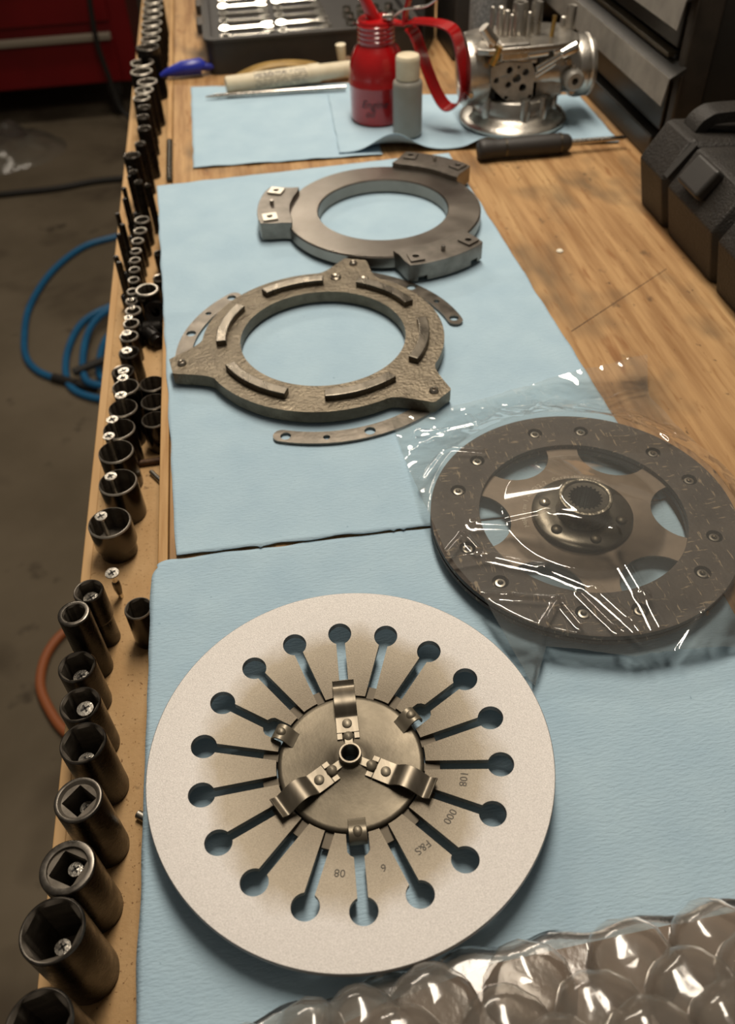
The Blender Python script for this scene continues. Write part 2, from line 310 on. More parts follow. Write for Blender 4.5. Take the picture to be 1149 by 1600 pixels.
# ------------------------------------------------------------------ setting: floor and bench
FZ = -.90
m = MB(); m.box((0, 1.5, FZ - .05), (7, 9, .1)); fl = m.build('floor', MT['concrete']); fl['kind'] = 'structure'
SZ = -.05                                   # top of the socket shelf
TOP = -.0015                                # top of the bench
bench = thing('workbench', 'plywood topped workbench with a narrow socket shelf along its left side', 'workbench', (.5, .8, FZ))
m = MB(); m.box((.465, .9, TOP - .02), (1.07, 2.6, .04)); m.build('bench_top', MT['ply'], bench, bevel=.001)
m = MB(); m.box((-.0734, .9, TOP - .0204), (.0056, 2.6, .0408)); m.build('edge_strip', MT['edge'], bench, bevel=.0008)['label'] = 'pale edge strip along the bench top'
m = MB(); m.box((-.1015, .9, SZ - .009), (.052, 2.6, .018)); m.build('socket_shelf', MT['chip'], bench)['label'] = 'speckled particle board shelf below the bench edge'
m = MB(); m.box((-.1307, .9, SZ - .0092), (.0062, 2.6, .0190)); m.build('shelf_edging', MT['shelfedge'], bench, bevel=.001)
m = MB(); m.box((-.0715, .9, -.11), (.018, 2.6, .135)); m.build('apron', MT['edge'], bench)
a_ = at(893, 518, TOP); b_ = at(1042, 420, TOP); d_ = (b_ - a_).normalized(); n_ = Vector((-d_.y, d_.x, 0)) * .00045; m = MB(); m.add([a_ - n_, b_ - n_ * .6, b_ + n_ * .6, a_ + n_], [(0, 1, 2, 3)], T(0, 0, .00006)); m.build('scribed_line', MT['rust'], bench)['label'] = 'dark scribed line across the plywood'
for x in (-.03, .95):
    for y in (-.30, 2.1): m = MB(); m.box((x, y, (FZ - .042) / 2), (.085, .085, -.042 - FZ - .0005)); m.build('leg', MT['edge'], bench, bevel=.003)

m = MB(); m.box((0, 4.45, .35), (7, .1, 2.5)); wf = m.build('wall_far', MT['farwall']); wf['kind'] = 'structure'

# ------------------------------------------------------------------ blue shop towels
def sheet(x0y0, x1y0, x1y1, x0y1, nx, ny, z, ej=.0006, zf=None, tooth=()):
    A, B, Cc, D = (Vector((p[0], p[1], 0)) for p in (x0y0, x1y0, x1y1, x0y1)); v = []; f = []
    for j in range(ny + 1):
        for i in range(nx + 1):
            u = i / nx; w = j / ny; p = (A * (1 - u) + B * u) * (1 - w) + (D * (1 - u) + Cc * u) * w
            if i in (0, nx): p.x += ej * noise.noise(Vector((p.y * 40, i, 3))) * 2
            if j in (0, ny): p.y += ej * noise.noise(Vector((p.x * 60, j, 9))) * 2
            if 'n' in tooth and j == 0: p.y += (-.0011 * (noise.noise(Vector((i * 1.7, 2, 8))) > .38) + .0005 * noise.noise(Vector((i * .21, 5, 1))))
            if 'f' in tooth and j == ny: p.y += (.0012 * ((i * 7919) % 5 == 0) - .0004 * noise.noise(Vector((i * .37, 5, 1))))
            p.z = z + .00035 * (1 + noise.noise(Vector((p.x * 22, p.y * 22, 1)))) + (zf(u, w, p) if zf else 0)
            v.append(p)
    for j in range(ny):
        for i in range(nx): a = j * (nx + 1) + i; f.append((a, a + 1, a + nx + 2, a + nx + 1))
    m = MB(); m.add(v, f); return m
def towel(mb, label):
    o = mb.build('paper_towel', MT['towel'], ang=180, fix=False); tag(o, label, 'paper towel', 'blue shop towels')
    s = o.modifiers.new('thickness', 'SOLIDIFY'); s.thickness = .0004; s.offset = -1; return o
def droop(p, edge=-.0775):
    return -.9 * max(0., edge - p.x) ** 1.3 * 3 if p.x < edge else 0
def z_mid(u, w, p):
    e = .0016 * math.exp(-w / .02) * (.5 + .5 * noise.noise(Vector((p.x * 40, 2, 2)))) + .0006 * math.exp(-w / .02)
    return e + .0007 * math.exp(-abs(w - .52) / .012)
towel(sheet((-.0658, .3150), (.2120, .3080), (.1985, .7985), (-.0842, .7880), 150, 150, -.0008, zf=z_mid, tooth='n'), 'middle blue towel under the two clutch rings, its near edge torn along perforations')
def z_near(u, w, p):
    r = .0009 * max(0, noise.noise(Vector((p.x * 28 + p.y * 10, p.y * 40, 7)))) * (1 - u)
    if w > .93 and u < .12: r += .0
    return droop(p) + r + .0010 * math.exp(-w / .03)
mb = sheet((-.0806, .0700), (.2125, .0960), (.2125, .3074), (-.0790, .3140), 120, 110, -.0009, zf=z_near, tooth='n')
for i, p in enumerate(mb.v):                # rounded far left corner
    cx, cy, R = -.0690, .3025, .0115
    if p[0] < cx and p[1] > cy:
        d = math.hypot(p[0] - cx, p[1] - cy)
        q = max(abs(p[0] - cx), abs(p[1] - cy)); k = q / d if d > 1e-6 else 1
        mb.v[i] = (cx + (p[0] - cx) * k, cy + (p[1] - cy) * k, p[2])
towel(mb, 'near blue towel under the big slotted spring disc, draped over the bench edge')
towel(sheet((-.0806, -.14), (.2125, -.12), (.2125, .0990), (-.0806, .0745), 80, 50, -.00125), 'nearest blue towel, mostly under the bubble wrap at the front')
towel(sheet((-.0498, .8198), (.1350, .8080), (.1350, 1.012), (-.0498, 1.0444), 60, 60, -.0009, zf=lambda u, w, p: .0012 * math.exp(-w / .03) * (1 + noise.noise(Vector((p.x * 50, 0, 0))))), 'far left blue towel under the white marker pen')
def z_fold(u, w, p):
    b = .017 * math.exp(-((p.x - .146) / .024) ** 2) * max(0, 1 - w / .16) ** 2
    b += .010 * math.exp(-((p.x - .238) / .018) ** 2) * max(0, 1 - w / .22) ** 2
    return b + .0006 * math.exp(-u / .04)
towel(sheet((.0930, .8190), (.3664, .7841), (.3690, .9120), (.1020, .9790), 110, 60, .0004, zf=z_fold), 'far right blue towel with a lifted wavy front edge under the red oil can')

# ------------------------------------------------------------------ slotted spring disc
SX, SY = SPC.x, SPC.y
def zs(r): return .0057 + (r - .034) * .1486
sp = thing('spring_disc', 'large pale steel spring disc with eighteen keyhole slots on the nearest towel', 'clutch part', (SX, SY, 0))
SPOFF = 86.3
prof = []
for r in (.0325, .036, .040, .046, .052, .058, .064, .070, .076, .081, .0853): prof.append((r, zs(r)))
prof += [(.0863, zs(.0863)), (.0866, zs(.0866) - .0003), (.0867, zs(.0866) - .0024), (.0863, zs(.0861) - .0030)]
for r in (.081, .07, .058, .046, .036, .0325): prof.append((r, zs(r) - .0030))
m = MB(); m.lathe(prof, 180, closed=True); body = m.mesh('spring')
k = MB()
for i in range(18):
    a = math.radians(SPOFF - 20 * i); M = RZ(a)
    out = [(.020, -.0021), (.0592, -.0021)] + [(.0643 + .0056 * math.cos(t), .0056 * math.sin(t)) for t in [-PI + .40 + (2 * PI - .8) * j / 27 for j in range(28)]] + [(.0592, .0021), (.020, .0021)]
    if i in (3, 9, 15): out = [(.020, -.0046), (.0400, -.0046), (.0415, -.0036), (.0425, -.0021)] + out[1:-1] + [(.0425, .0021), (.0415, .0036), (.0400, .0046), (.020, .0046)]
    k.prism(out, -.01, .03, M)
body = boolean(body, k.mesh('cut')); body.transform(T(SX, SY, 0))
mk('slotted_disc', body, MT['spring'], sp, 30)
m = MB(); m.lathe([(.0038, .0030), (.0060, .0024), (.026, .0020), (.0310, .0024), (.0319, .0034), (.0319, .0050), (.0312, .0058), (.0298, .0058), (.022, .0062), (.012, .0071), (.0070, .0082), (.0056, .0088), (.0038, .0088)], 72, T(SX, SY, 0), True)
m.build('center_plate', MT['plate'], sp, 50)['label'] = 'brown steel centre plate'
m = MB(); m.lathe([(.0036, .0086), (.0050, .0084), (.0050, .0122), (.0047, .0126), (.0040, .0126), (.0036, .0122)], 40, T(SX, SY, 0), True); m.build('hub_ring', MT['clip'], sp)
for i, a in enumerate((87, -151.5, -33)):
    A = math.radians(a); M = T(SX, SY, 0) @ RZ(A)
    m = MB(); m.add(*(lambda b: (b.v, b.f))(MB().lathe([(.0026, .0070), (.0025, .0088), (.0018, .0096), (0, .0099)], 20)), M @ T(.0098, 0, 0)); m.box((.0070, 0, .0084), (.005, .0034, .0016), M)
    m.build('stud', MT['tabsteel'], sp, 50)
    path = [(.0109, 0, .00795), (.0140, 0, .00785), (.0190, 0, .0078), (.0206, 0, .0082), (.0222, 0, .0096), (.0242, 0, .0110), (.0264, 0, .0115), (.0288, 0, .0112), (.0312, 0, .0102), (.0332, 0, .0091), (.0349, 0, .0084), (.0364, 0, .0087), (.0382, 0, .0100)]
    pts = [p for p in smooth_path(path, 4) if p.x > .0118]
    m = MB(); m.ribbon(pts, .0100, .0007, (0, 1, 0), M=M)
    for s_ in (-1, 1): m.box((.0105, s_ * .0038, .0079), (.0030, .0024, .0007), M)
    cl = m.build('spring_clip', MT['clip'], sp, 40, .00015)
    m = MB(); m.lathe([(.0022, .0079), (.0022, .0086), (.0018, .0089), (0, .0090)], 20, M @ T(.0166, 0, 0)); m.build('rivet', MT['tabsteel'], cl, 40)
for a in (149.6, 26.8, -93.2):
    M = T(SX, SY, 0) @ RZ(math.radians(a))
    pts = smooth_path([(.0262, 0, .0056), (.0280, 0, .0066), (.0300, 0, .0086), (.0322, 0, .0097), (.0345, 0, .0094), (.0362, 0, .0076), (.0366, 0, .0050)], 4)
    m = MB(); m.ribbon(pts, .0074, .0009, (0, 1, 0), M=M); tb = m.build('retaining_tab', MT['tabsteel'], sp, 40, .0002)
    m = MB(); m.lathe([(.0022, 0), (.0018, .0007), (.0010, .0011), (0, .0012)], 16, M @ T(.0331, 0, .0098)); m.build('dimple', MT['tabsteel'], tb, 60)
for i in range(18):
    if i in (3, 9, 15): continue
    M = T(SX, SY, 0) @ RZ(math.radians(SPOFF - 20 * i)); m = MB(); m.box((.0345, 0, .0028), (.0085, .0036, .0016), M); m.build('tongue', MT['tongue'], sp)
for a, s_ in ((-21.4, '108'), (-42.1, '000'), (-62.2, 'F&S'), (-82.9, '6'), (-103.2, '08')):
    me = text_me(s_, .0046, .00004); A = math.radians(a); r = .0490
    me.transform(T(SX + r * math.cos(A), SY + r * math.sin(A), zs(r) + .00006) @ RZ(A) @ RY(-math.atan(.1486)) @ RZ(-PI / 2)); mk('stamped_number', me, MT['stamp'], sp)

# ------------------------------------------------------------------ cast ring with straps
RX2, RY2 = .0380, .4945
r2 = thing('pressure_plate', 'rough cast pressure ring with six raised pads and three riveted leaf straps', 'clutch part', (RX2, RY2, 0))
def ring_outline(r0, ears, n=180):
    out = []
    for i in range(n):
        a = 360 * i / n; r = r0
        for e, tip, w in ears:
            d = abs((a - e + 180) % 360 - 180)
            if d < w: r = max(r, min(tip / math.cos(math.radians(d)), r0 + (tip * 1.02 - r0) * (1 if d < 4.2 else max(0, 1 - (d - 4.2) / (w - 4.2)) ** 1.9)))
        out.append((RX2 + r * math.cos(math.radians(a)), RY2 + r * math.sin(math.radians(a))))
    return out
EAR = (-171.5, -51, 69.3)
me = plate(ring_outline(.0845, [(e, .1065, 17) for e in EAR], 360), [circ(RX2, RY2, .0577, 120)], .0019, .0104)
mk('cast_ring', me, MT['iron'], r2, 40, .0024, 3)
for a0, a1 in ((82.7, 121.2), (20.6, 61.5), (140.5, 179), (-38.5, 2.1), (-158.6, -116), (-96, -56.7)):
    for nm, w, z0, z1 in (('pad', .0072, .0098, .0148),):
        st = []; n = 14
        for i in range(n + 1): a = math.radians(a0 + (a1 - a0) * i / n); st.append((RX2 + (.0705 + w / 2) * math.cos(a), RY2 + (.0705 + w / 2) * math.sin(a)))
        for i in range(n, -1, -1): a = math.radians(a0 + (a1 - a0) * i / n); st.append((RX2 + (.0705 - w / 2) * math.cos(a), RY2 + (.0705 - w / 2) * math.sin(a)))
        m = MB(); m.prism(st, z0, z1); m.build('raised_pad', MT['machined'], r2, 30, .0007)
for e in EAR:
    d = 1; pts_o = []; pts_i = []; rc = .0990; hw = .0055; n = 30
    a1 = e - 61.5
    for i in range(n + 1):
        a = math.radians(e + (a1 - e) * i / n); pts_o.append((RX2 + (rc + hw) * math.cos(a), RY2 + (rc + hw) * math.sin(a))); pts_i.append((RX2 + (rc - hw) * math.cos(a), RY2 + (rc - hw) * math.sin(a)))
    def cap(aa, sgn):
        A = math.radians(aa); c = (RX2 + rc * math.cos(A), RY2 + rc * math.sin(A)); t = A + sgn * PI / 2
        return [(c[0] + hw * math.cos(A + sgn * q), c[1] + hw * math.sin(A + sgn * q)) for q in [PI * k / 10 for k in range(1, 10)]]
    out = pts_o + cap(a1, -1) + pts_i[::-1] + cap(e, 1)[::-1][::-1] if False else pts_o + cap(a1, -1) + pts_i[::-1] + [(RX2 + rc * math.cos(math.radians(e)) + hw * math.cos(math.radians(e) + PI - q * -1), RY2 + rc * math.sin(math.radians(e)) + hw * math.sin(math.radians(e) + PI - q * -1)) for q in [-PI * k / 10 for k in range(1, 10)]]
    def hp(off, r): A = math.radians(e - off); return circ(RX2 + rc * math.cos(A), RY2 + rc * math.sin(A), r, 20)
    holes = [hp(60, .0034), hp(45, .0022), hp(29, .0036)]
    zst = .0006
    me = plate(out, holes, zst, zst + .0012)
    st = mk('leaf_strap', me, MT['strap'], r2, 30)
    A = math.radians(e); M = T(RX2 + rc * math.cos(A), RY2 + rc * math.sin(A), .0102)
    m = MB(); m.lathe([(.0012, .0006), (.0012, .0022), (.0018, .0026), (.0026, .0022), (.0031, .0008), (.0033, 0)], 24, M); m.build('rivet', MT['rivet'], st, 50)
m = MB()
for a in (88, 52):
    pass
for a in (76, 60):
    A = math.radians(a); m.lathe([(.0015, 0), (.0040, 0), (.0044, .0016), (.0032, .0022), (.0015, .0016)], 20, T(RX2 + .078 * math.cos(A), RY2 + .078 * math.sin(A), .0096), True)
m.build('boss', MT['machined'], r2)

# ------------------------------------------------------------------ polished ring with lugs
QX, QY = .1110, .6715
r1 = thing('drive_ring', 'polished flat steel drive ring with three raised bolt lugs at the towel end', 'clutch part', (QX, QY, 0))
m = MB(); m.lathe([(.0552, .0012), (.0552, .0112), (.0560, .0122), (.0822, .0122), (.0832, .0112), (.0832, .0030), (.0820, .0012)], 128, T(QX, QY, 0), True)
m.build('polished_ring', MT['ground'], r1, 30)
for li, L0 in enumerate((169, 50, -70)):
    M = T(QX, QY, 0) @ RZ(math.radians(L0))
    def P2(r, a): a = math.radians(a); return (r * math.cos(a), r * math.sin(a))
    out = [P2(.0815, -24), P2(.0885, -21.5), P2(.098, -20), P2(.1055, -18.5)] + [P2(.1065, a) for a in (-14, -9, -4, 0, 4, 9, 14)] + [P2(.1055, 18.5), P2(.098, 20), P2(.0885, 21.5), P2(.0815, 24)] + [P2(.0790, a) for a in (18, 12, 6, 0, -6, -12, -18)]
    lug_me = plate(out, [circ(*P2(.0965, s_ * 14.5), .0024, 16) for s_ in (-1, 1)], .0020, .0165)
    cut = MB()
    for s_ in (-1, 1): cut.box((0, 0, 0), (.012, .0075, .007), RZ(math.radians(s_ * 13.0)) @ T(.108, 0, .0024))
    lug_me = boolean(lug_me, cut.mesh('c')); lug_me.transform(M)
    lg = mk('bolt_lug', lug_me, MT['ground_side'], r1, 30, .0006)
    for s_ in (-1, 1):
        pm = plate([(-.0062, -.0058), (.0062, -.0058), (.0062, .0058), (-.0062, .0058)], [circ(0, 0, .0025, 16)], .0166, .0182); pm.transform(M @ RZ(math.radians(s_ * 14.5)) @ T(.0965, 0, 0))
        p = mk('lug_pad', pm, MT['tab_bright'] if li == 0 else MT['ground_side'], lg, 30, .0003)
        if li == 0: p['label'] = 'bright square pad'
    m = MB(); m.lathe([(.0018, .0150), (.0018, .0200), (.0014, .0205), (.0008, .0205)], 16, M @ T(.0945, 0, 0)); m.build('dowel_pin', MT['steel'], lg)

# ------------------------------------------------------------------ friction disc in its bag
DX, DY = .1563, .2958
fd = thing('friction_disc', 'brown clutch friction disc with splined hub sealed in the clear bag', 'clutch part', (DX, DY, 0))
LOBES = [83 - 60 * i for i in range(6)]
def lining(name, z0, z1):
    hol = [circ(DX, DY, .0558, 96)]
    for l in LOBES:
        for s_ in (-1, 1): A = math.radians(l + s_ * 11.6); hol.append(circ(DX + .0688 * math.cos(A), DY + .0688 * math.sin(A), .0043, 18))
    return mk(name, plate(circ(DX, DY, .0825, 128), hol, z0, z1), MT['lining'], fd, 30, .0004)
lining('upper_lining', .0084, .0112); lining('lower_lining', .0046, .0072)
out = []
for i in range(360):
    a = i; r = .0600
    for l in LOBES:
        d = (a - (l - 30) + 180) % 360 - 180
        if abs(d) < 24:                      # ray against the round window of radius .0215 centred at .0600
            c0, R = .0600, .0212; dd = math.radians(d); q = R * R - (c0 * math.sin(dd)) ** 2
            if q > 0: r = min(r, c0 * math.cos(dd) - math.sqrt(q))
    out.append((DX + r * math.cos(math.radians(a)), DY + r * math.sin(math.radians(a))))
# arms carry on under the linings
mk('carrier_plate', plate(out, [circ(DX, DY, .0115, 40)], .0073, .0083), MT['carrier'], fd, 30)
m = MB()
for l in LOBES:
    st = [(.0598, -.0098), (.0780, -.0150), (.0780, .0150), (.0598, .0098)]; m.prism(st, .0073, .0083, T(DX, DY, 0) @ RZ(math.radians(l)))
m.build('carrier_tabs', MT['carrier'], fd)
for l in LOBES:
    for s_ in (-1, 1):
        A = math.radians(l + s_ * 11.6); M = T(DX + .0688 * math.cos(A), DY + .0688 * math.sin(A), 0)
        m = MB(); m.lathe([(.0011, .0084), (.0011, .0098), (.0016, .0104), (.0026, .0103), (.0030, .0094), (.0030, .0085)], 18, M, True); m.build('lining_rivet', MT['rivet'], fd, 50)
m = MB(); m.lathe([(.0100, .0084), (.0262, .0084), (.0272, .0090), (.0272, .0112), (.0264, .0118), (.0180, .0122), (.0100, .0122)], 72, T(DX, DY, 0), True); m.build('hub_plate', MT['hub'], fd, 40)
for i in range(6):
    A = math.radians(150 - 60 * i); m = MB(); m.lathe([(.0030, .0116), (.0030, .0128), (.0024, .0136), (0, .0139)], 20, T(DX + .0208 * math.cos(A), DY + .0208 * math.sin(A), 0)); m.build('hub_rivet', MT['rivet'] if i < 2 else MT['plate'], fd, 50)
def gear(r0, r1, n):
    o = []
    for i in range(n):
        for q, r in ((.0, r0), (.30, r0), (.42, r1), (.82, r1)): a = 2 * PI * (i + q) / n; o.append((DX + r * math.cos(a), DY + r * math.sin(a)))
    return o
mk('splined_hub', plate(circ(DX, DY, .0118, 48), [gear(.0092, .0081, 22)], .0005, .0228), MT['hub'], fd, 30)
m = MB(); m.lathe([(.0118, .0120), (.0146, .0122), (.0138, .0150), (.0133, .0205), (.0142, .0222), (.0140, .0236), (.0128, .0240), (.0118, .0234)], 48, T(DX, DY, 0), True); m.build('hub_collar', MT['grease'], fd, 60)['label'] = 'grease smeared hub collar'
s_ = 'MARK+raw 1.48LG12.2  Getriebeseite'; mes = []
for i, ch in enumerate(s_):
    if ch == ' ': continue
    a = math.radians(182 - 129 * i / (len(s_) - 1)); me = text_me(ch, .0040, .00003); r = .0312
    me.transform(T(DX + r * math.cos(a), DY + r * math.sin(a), .00838) @ RZ(a - PI / 2)); mes.append(me)
mk('printed_marking', join_me(mes), MT['print'], fd)

def lerp_poly(P, t):
    L = [0]
    for a, b in zip(P, P[1:]): L.append(L[-1] + math.hypot(b[0] - a[0], b[1] - a[1]))
    d = t * L[-1]
    for i in range(len(P) - 1):
        if d <= L[i + 1] or i == len(P) - 2:
            q = (d - L[i]) / (L[i + 1] - L[i]); return Vector((P[i][0] + (P[i + 1][0] - P[i][0]) * q, P[i][1] + (P[i + 1][1] - P[i][1]) * q, 0))
def seg_d(p, a, b):
    ab = b - a; t = max(0, min(1, (p - a).dot(ab) / ab.length_squared)); q = a + ab * t
    return (p - q).length, t
def creases(px):
    return [[at(x, y, .012).xy for x, y in c] for c in px]
RID = []
for a_, w_, pl in ((.0030, .010, [(745, 822), (850, 826), (955, 850), (1005, 935), (1048, 1022)]), (.0024, .008, [(700, 882), (760, 872), (850, 892), (930, 925), (985, 975), (1030, 1030)]),
                   (.0035, .006, [(690, 880), (725, 840), (745, 862)]), (.0030, .005, [(660, 742), (690, 705), (755, 708)]), (.0026, .005, [(735, 632), (745, 650), (700, 655), (655, 655)]),
                   (.0030, .0045, [(840, 1060), (852, 975), (872, 940), (905, 980)]), (.0030, .0045, [(872, 940), (800, 935), (735, 930)]), (.0030, .004, [(905, 930), (960, 985), (1000, 1010)]), (.0025, .005, [(1060, 1016), (1100, 960), (1125, 935)]),
                   (.0020, .004, [(960, 650), (1010, 640), (1060, 665), (1078, 672)]), (.0020, .004, [(900, 625), (985, 635), (1045, 690)]), (.0022, .004, [(955, 605), (985, 592), (1010, 588)]), (.0018, .004, [(820, 1030), (780, 985), (760, 950)])):
    RID.append((a_, w_, [at(x, y, .012).xy for x, y in pl]))
BT = [(.0700, .4040), (.1200, .4120), (.1800, .4260), (.2470, .4270)]
BB = [(.1010, .1990), (.1110, .2160), (.1500, .2030), (.2050, .2030), (.2480, .2130)]
BL = [(.1010, .1990), (.0890, .2440), (.0765, .2760), (.0725, .3240), (.0715, .3700), (.0700, .4040)]
BR = [(.2480, .2130), (.2540, .2700), (.2530, .3200), (.2460, .3480), (.2380, .3960), (.2470, .4270)]
def bag_z(p):
    d = math.hypot(p.x - DX, p.y - DY)
    if d < .0835: h = .0126
    else: h = .0126 * max(0, 1 - (d - .0835) / .030) ** 1.6
    if d < .060: h = max(h, .0252 - max(0, d - .0135) * .42) if d > .0005 else .0252
    w = min(1, max(0, (d - .045) / .03)); edge = min(1, max(0, (d - .074) / .02))
    q = Vector((p.x * 24, p.y * 24, .3))
    r = .0012 * abs(noise.noise(q)) * (.3 + w) + .0019 * edge * abs(noise.noise(q * 1.9 + Vector((5, 2, 0)))) + .0008 * edge * abs(noise.noise(q * 4.3 + Vector((1, 7, 0))))
    for a_, w_, pl in RID:
        for s0, s1 in zip(pl, pl[1:]):
            if abs(p.x - (s0.x + s1.x) / 2) > abs(s0.x - s1.x) / 2 + .008 or abs(p.y - (s0.y + s1.y) / 2) > abs(s0.y - s1.y) / 2 + .008: continue
            dd, t = seg_d(p.xy, s0, s1); r = max(r, r * .7 + a_ * .6 * math.exp(-(dd / (w_ * .35)) ** 2))
    return h + r + .0009
NB = 250; v = []; f = []
c00, c10, c11, c01 = lerp_poly(BB, 0), lerp_poly(BB, 1), lerp_poly(BT, 1), lerp_poly(BT, 0)
for j in range(NB + 1):
    for i in range(NB + 1):
        u, w = i / NB, j / NB
        p = (1 - w) * lerp_poly(BB, u) + w * lerp_poly(BT, u) + (1 - u) * lerp_poly(BL, w) + u * lerp_poly(BR, w) - ((1 - u) * (1 - w) * c00 + u * (1 - w) * c10 + u * w * c11 + (1 - u) * w * c01)
        p.z = bag_z(p) + (.010 * max(0, (w - .9) / .1) * max(0, (u - .6) / .4) if w > .9 else 0)
        v.append(p)
for j in range(NB):
    for i in range(NB): a = j * (NB + 1) + i; f.append((a, a + 1, a + NB + 2, a + NB + 1))
m = MB(); m.add(v, f); o = m.build('plastic_bag', MT['film'], ang=180, fix=False); tag(o, 'clear crinkled plastic bag wrapped over the clutch friction disc', 'plastic bag')

# ------------------------------------------------------------------ bubble wrap, front right
bw = thing('bubble_wrap', 'sheet of clear bubble wrap with large bubbles in the near right corner', 'bubble wrap', (.05, .05, .003))
def bw_z(x, y): return .004 + .014 * min(1, max(0, (.10 - y) / .05)) * min(1, max(0, (x + .06) / .12)) + .004 * max(0, x) / .15
def bw_edge(x): return .0835 + .010 * min(1, max(0, (x + .05) / .09)) + .0015 * math.sin(x * 190)
v = []; f = []; nx, ny = 90, 50
for j in range(ny + 1):
    for i in range(nx + 1):
        x = -.07 + .27 * i / nx; ye = bw_edge(x); y = ye - .15 * j / ny
        v.append((x, y, bw_z(x, y) - .002 * (j == 0) + .0005 * noise.noise(Vector((x * 70, y * 70, 2)))))
for j in range(ny):
    for i in range(nx): a = j * (nx + 1) + i; f.append((a, a + 1, a + nx + 2, a + nx + 1))
m = MB(); m.add(v, f); m.build('wrap_sheet', MT['bubble_sheet'], bw, 180, fix=False)
def bubble(x, y, R, hgt):
    v = []; f = []; n = 28; K = 9; z0 = bw_z(x, y)
    ph = random.random() * 9
    for k in range(K + 1):
        t = k / K * PI / 2; r = R * math.cos(t) ** .8 if k < K else 0
        for i in range(n):
            a = 2 * PI * i / n; cr = 1 + .025 * math.sin(a * 5 + ph) * math.cos(t) + .02 * math.sin(a * 11 + ph * 2) * math.cos(t)
            px_, py_ = x + r * cr * math.cos(a), y + r * cr * math.sin(a)
            v.append((px_, py_, z0 + hgt * math.sin(t) ** .9 - .0004 + .0006 * noise.noise(Vector((px_ * 160, py_ * 160, ph))) * math.sin(t)))
    for k in range(K):
        for i in range(n): f.append((k * n + i, k * n + (i + 1) % n, (k + 1) * n + (i + 1) % n, (k + 1) * n + i))
    m = MB(); m.add(v, f); return m
rowpx = [(372, 1602), (480, 1585), (560, 1572), (672, 1550), (820, 1518), (977, 1482), (1106, 1452)]
bl = [at(x, y, .012) for x, y in rowpx] + [at(x, y, .016) for x, y in ((620, 1610), (786, 1588), (930, 1566), (1073, 1530), (1180, 1500))] + [at(x, y, .018) for x, y in ((720, 1650), (870, 1640), (1010, 1612), (1140, 1585))] + [at(1250, 1440, .012), at(1270, 1560, .018), at(1220, 1640, .018), at(1090, 1680, .018), at(950, 1700, .018)]
for i, p in enumerate(bl):
    R = .0166 if i not in (0, 1, 2) else (.012, .0130, .0145)[i]
    bubble(p.x, min(p.y - .0065, bw_edge(p.x) - R * .95), R, .0112).build('bubble', MT['bubble'], bw, 180, fix=False)
m = MB()
st = [(-.03, -.06), (.20, -.06), (.20, .0905), (.12, .0900), (.05, .0880), (.01, .082), (-.03, .072)]
m.prism(st, -.0002, .0034); o = m.build('brown_card', MT['kraft'], bevel=.0005); tag(o, 'piece of brown card lying beneath the bubble wrap', 'card')

# ------------------------------------------------------------------ sockets and peg screws on the shelf
NPT = 48
def poly_r(kind, a, ap):
    def h(n, off): s = 2 * PI / n; x = (a + off) % s - s / 2; return ap / math.cos(x)
    if kind == 'hex': return h(6, 0)
    if kind == 'square': return h(4, PI / 4 * 0)
    return max(h(6, 0), h(6, PI / 6))
def socket_meshes(R, h, kind, wall=.80, step=None, rot=0., rimw=.86):
    ap = R * wall * (.88 if kind == 'hex' else .92) if kind != 'square' else R * .50
    n = NPT; ang = [2 * PI * i / n for i in range(n)]
    rings = []
    ci = lambda r, z: [(r * math.cos(a), r * math.sin(a), z) for a in ang]
    po = lambda ap_, z, kd: [(poly_r(kd, a, ap_) * math.cos(a + rot), poly_r(kd, a, ap_) * math.sin(a + rot), z) for a in ang]
    if step: outer = [ci(R * .84, 0), ci(R * .87, .0004), ci(R * .87, h * step), ci(R * .98, h * step + .0012), ci(R, h * step + .0022), ci(R, h - .0012)]
    else: outer = [ci(R * .93, 0), ci(R * .99, .0006), ci(R, .0016), ci(R, h - .0012)]
    rim = [ci(R, h - .0012), ci(R * .975, h - .0003), ci(R * .93, h), ci(R * rimw, h - .0002)]
    inr = R * .74 if kind == 'square' else None
    inner = [ci(R * rimw, h - .0002)]
    if kind == 'square': inner += [ci(R * .72, h - .0016), po(ap, h - .0017, kind)]
    else: inner += [po(min(ap, R * rimw * .86), h - .0014, kind)] if kind == 'hex' else [po(ap * .98, h - .0010, kind)]
    inner += [po(ap, h * .34, kind)]
    if kind == 'square': inner += [ci(R * .76, h * .33), ci(R * .76, .0)]
    else: inner += [[(max(min(R * .42, .0064), R * .30) * math.cos(a), max(min(R * .42, .0064), R * .30) * math.sin(a), h * .30) for a in ang]]; inner += [[(p[0], p[1], 0) for p in inner[-1]]]
    def br(rings, close_to=None):
        v = []; f = []
        for r in rings: v += r
        for j in range(len(rings) - 1):
            for i in range(n): f.append((j * n + i, j * n + (i + 1) % n, (j + 1) * n + (i + 1) % n, (j + 1) * n + i))
        return v, f
    a = MB(); a.add(*br(outer)); a.cur = 1; a.add(*br(inner)); a.cur = 0
    b = MB(); b.add(*br(rim)); return a, b
def socket(name, x, y, w, h, kind, finish, label, group, wall=.80, step=None, rot=0., rimw=.86, X=None, lean=0., R=None):
    p = at(x, y, SZ + h); R = R or .5 * w / pxm(p)
    if X is not None: p.x = X
    a, b = socket_meshes(R, h, kind, wall, step, rot, rimw)
    t = thing(name, label, 'socket', (p.x, p.y, SZ + .0003), group)
    M = T(p.x, p.y, SZ + .0003) @ RY(lean)
    me = a.mesh('socket_body', False); me.transform(M); mk('socket_body', me, [MT[finish], MT['socket_bore']], t, 32)
    me = b.mesh('socket_rim', False); me.transform(M); mk('socket_rim', me, MT['rim' if finish != 'impact' else 'rim_dark'], t, 50)
    SOCK.append((x, y, p.x, p.y, R, h)); return t
SOCK = []
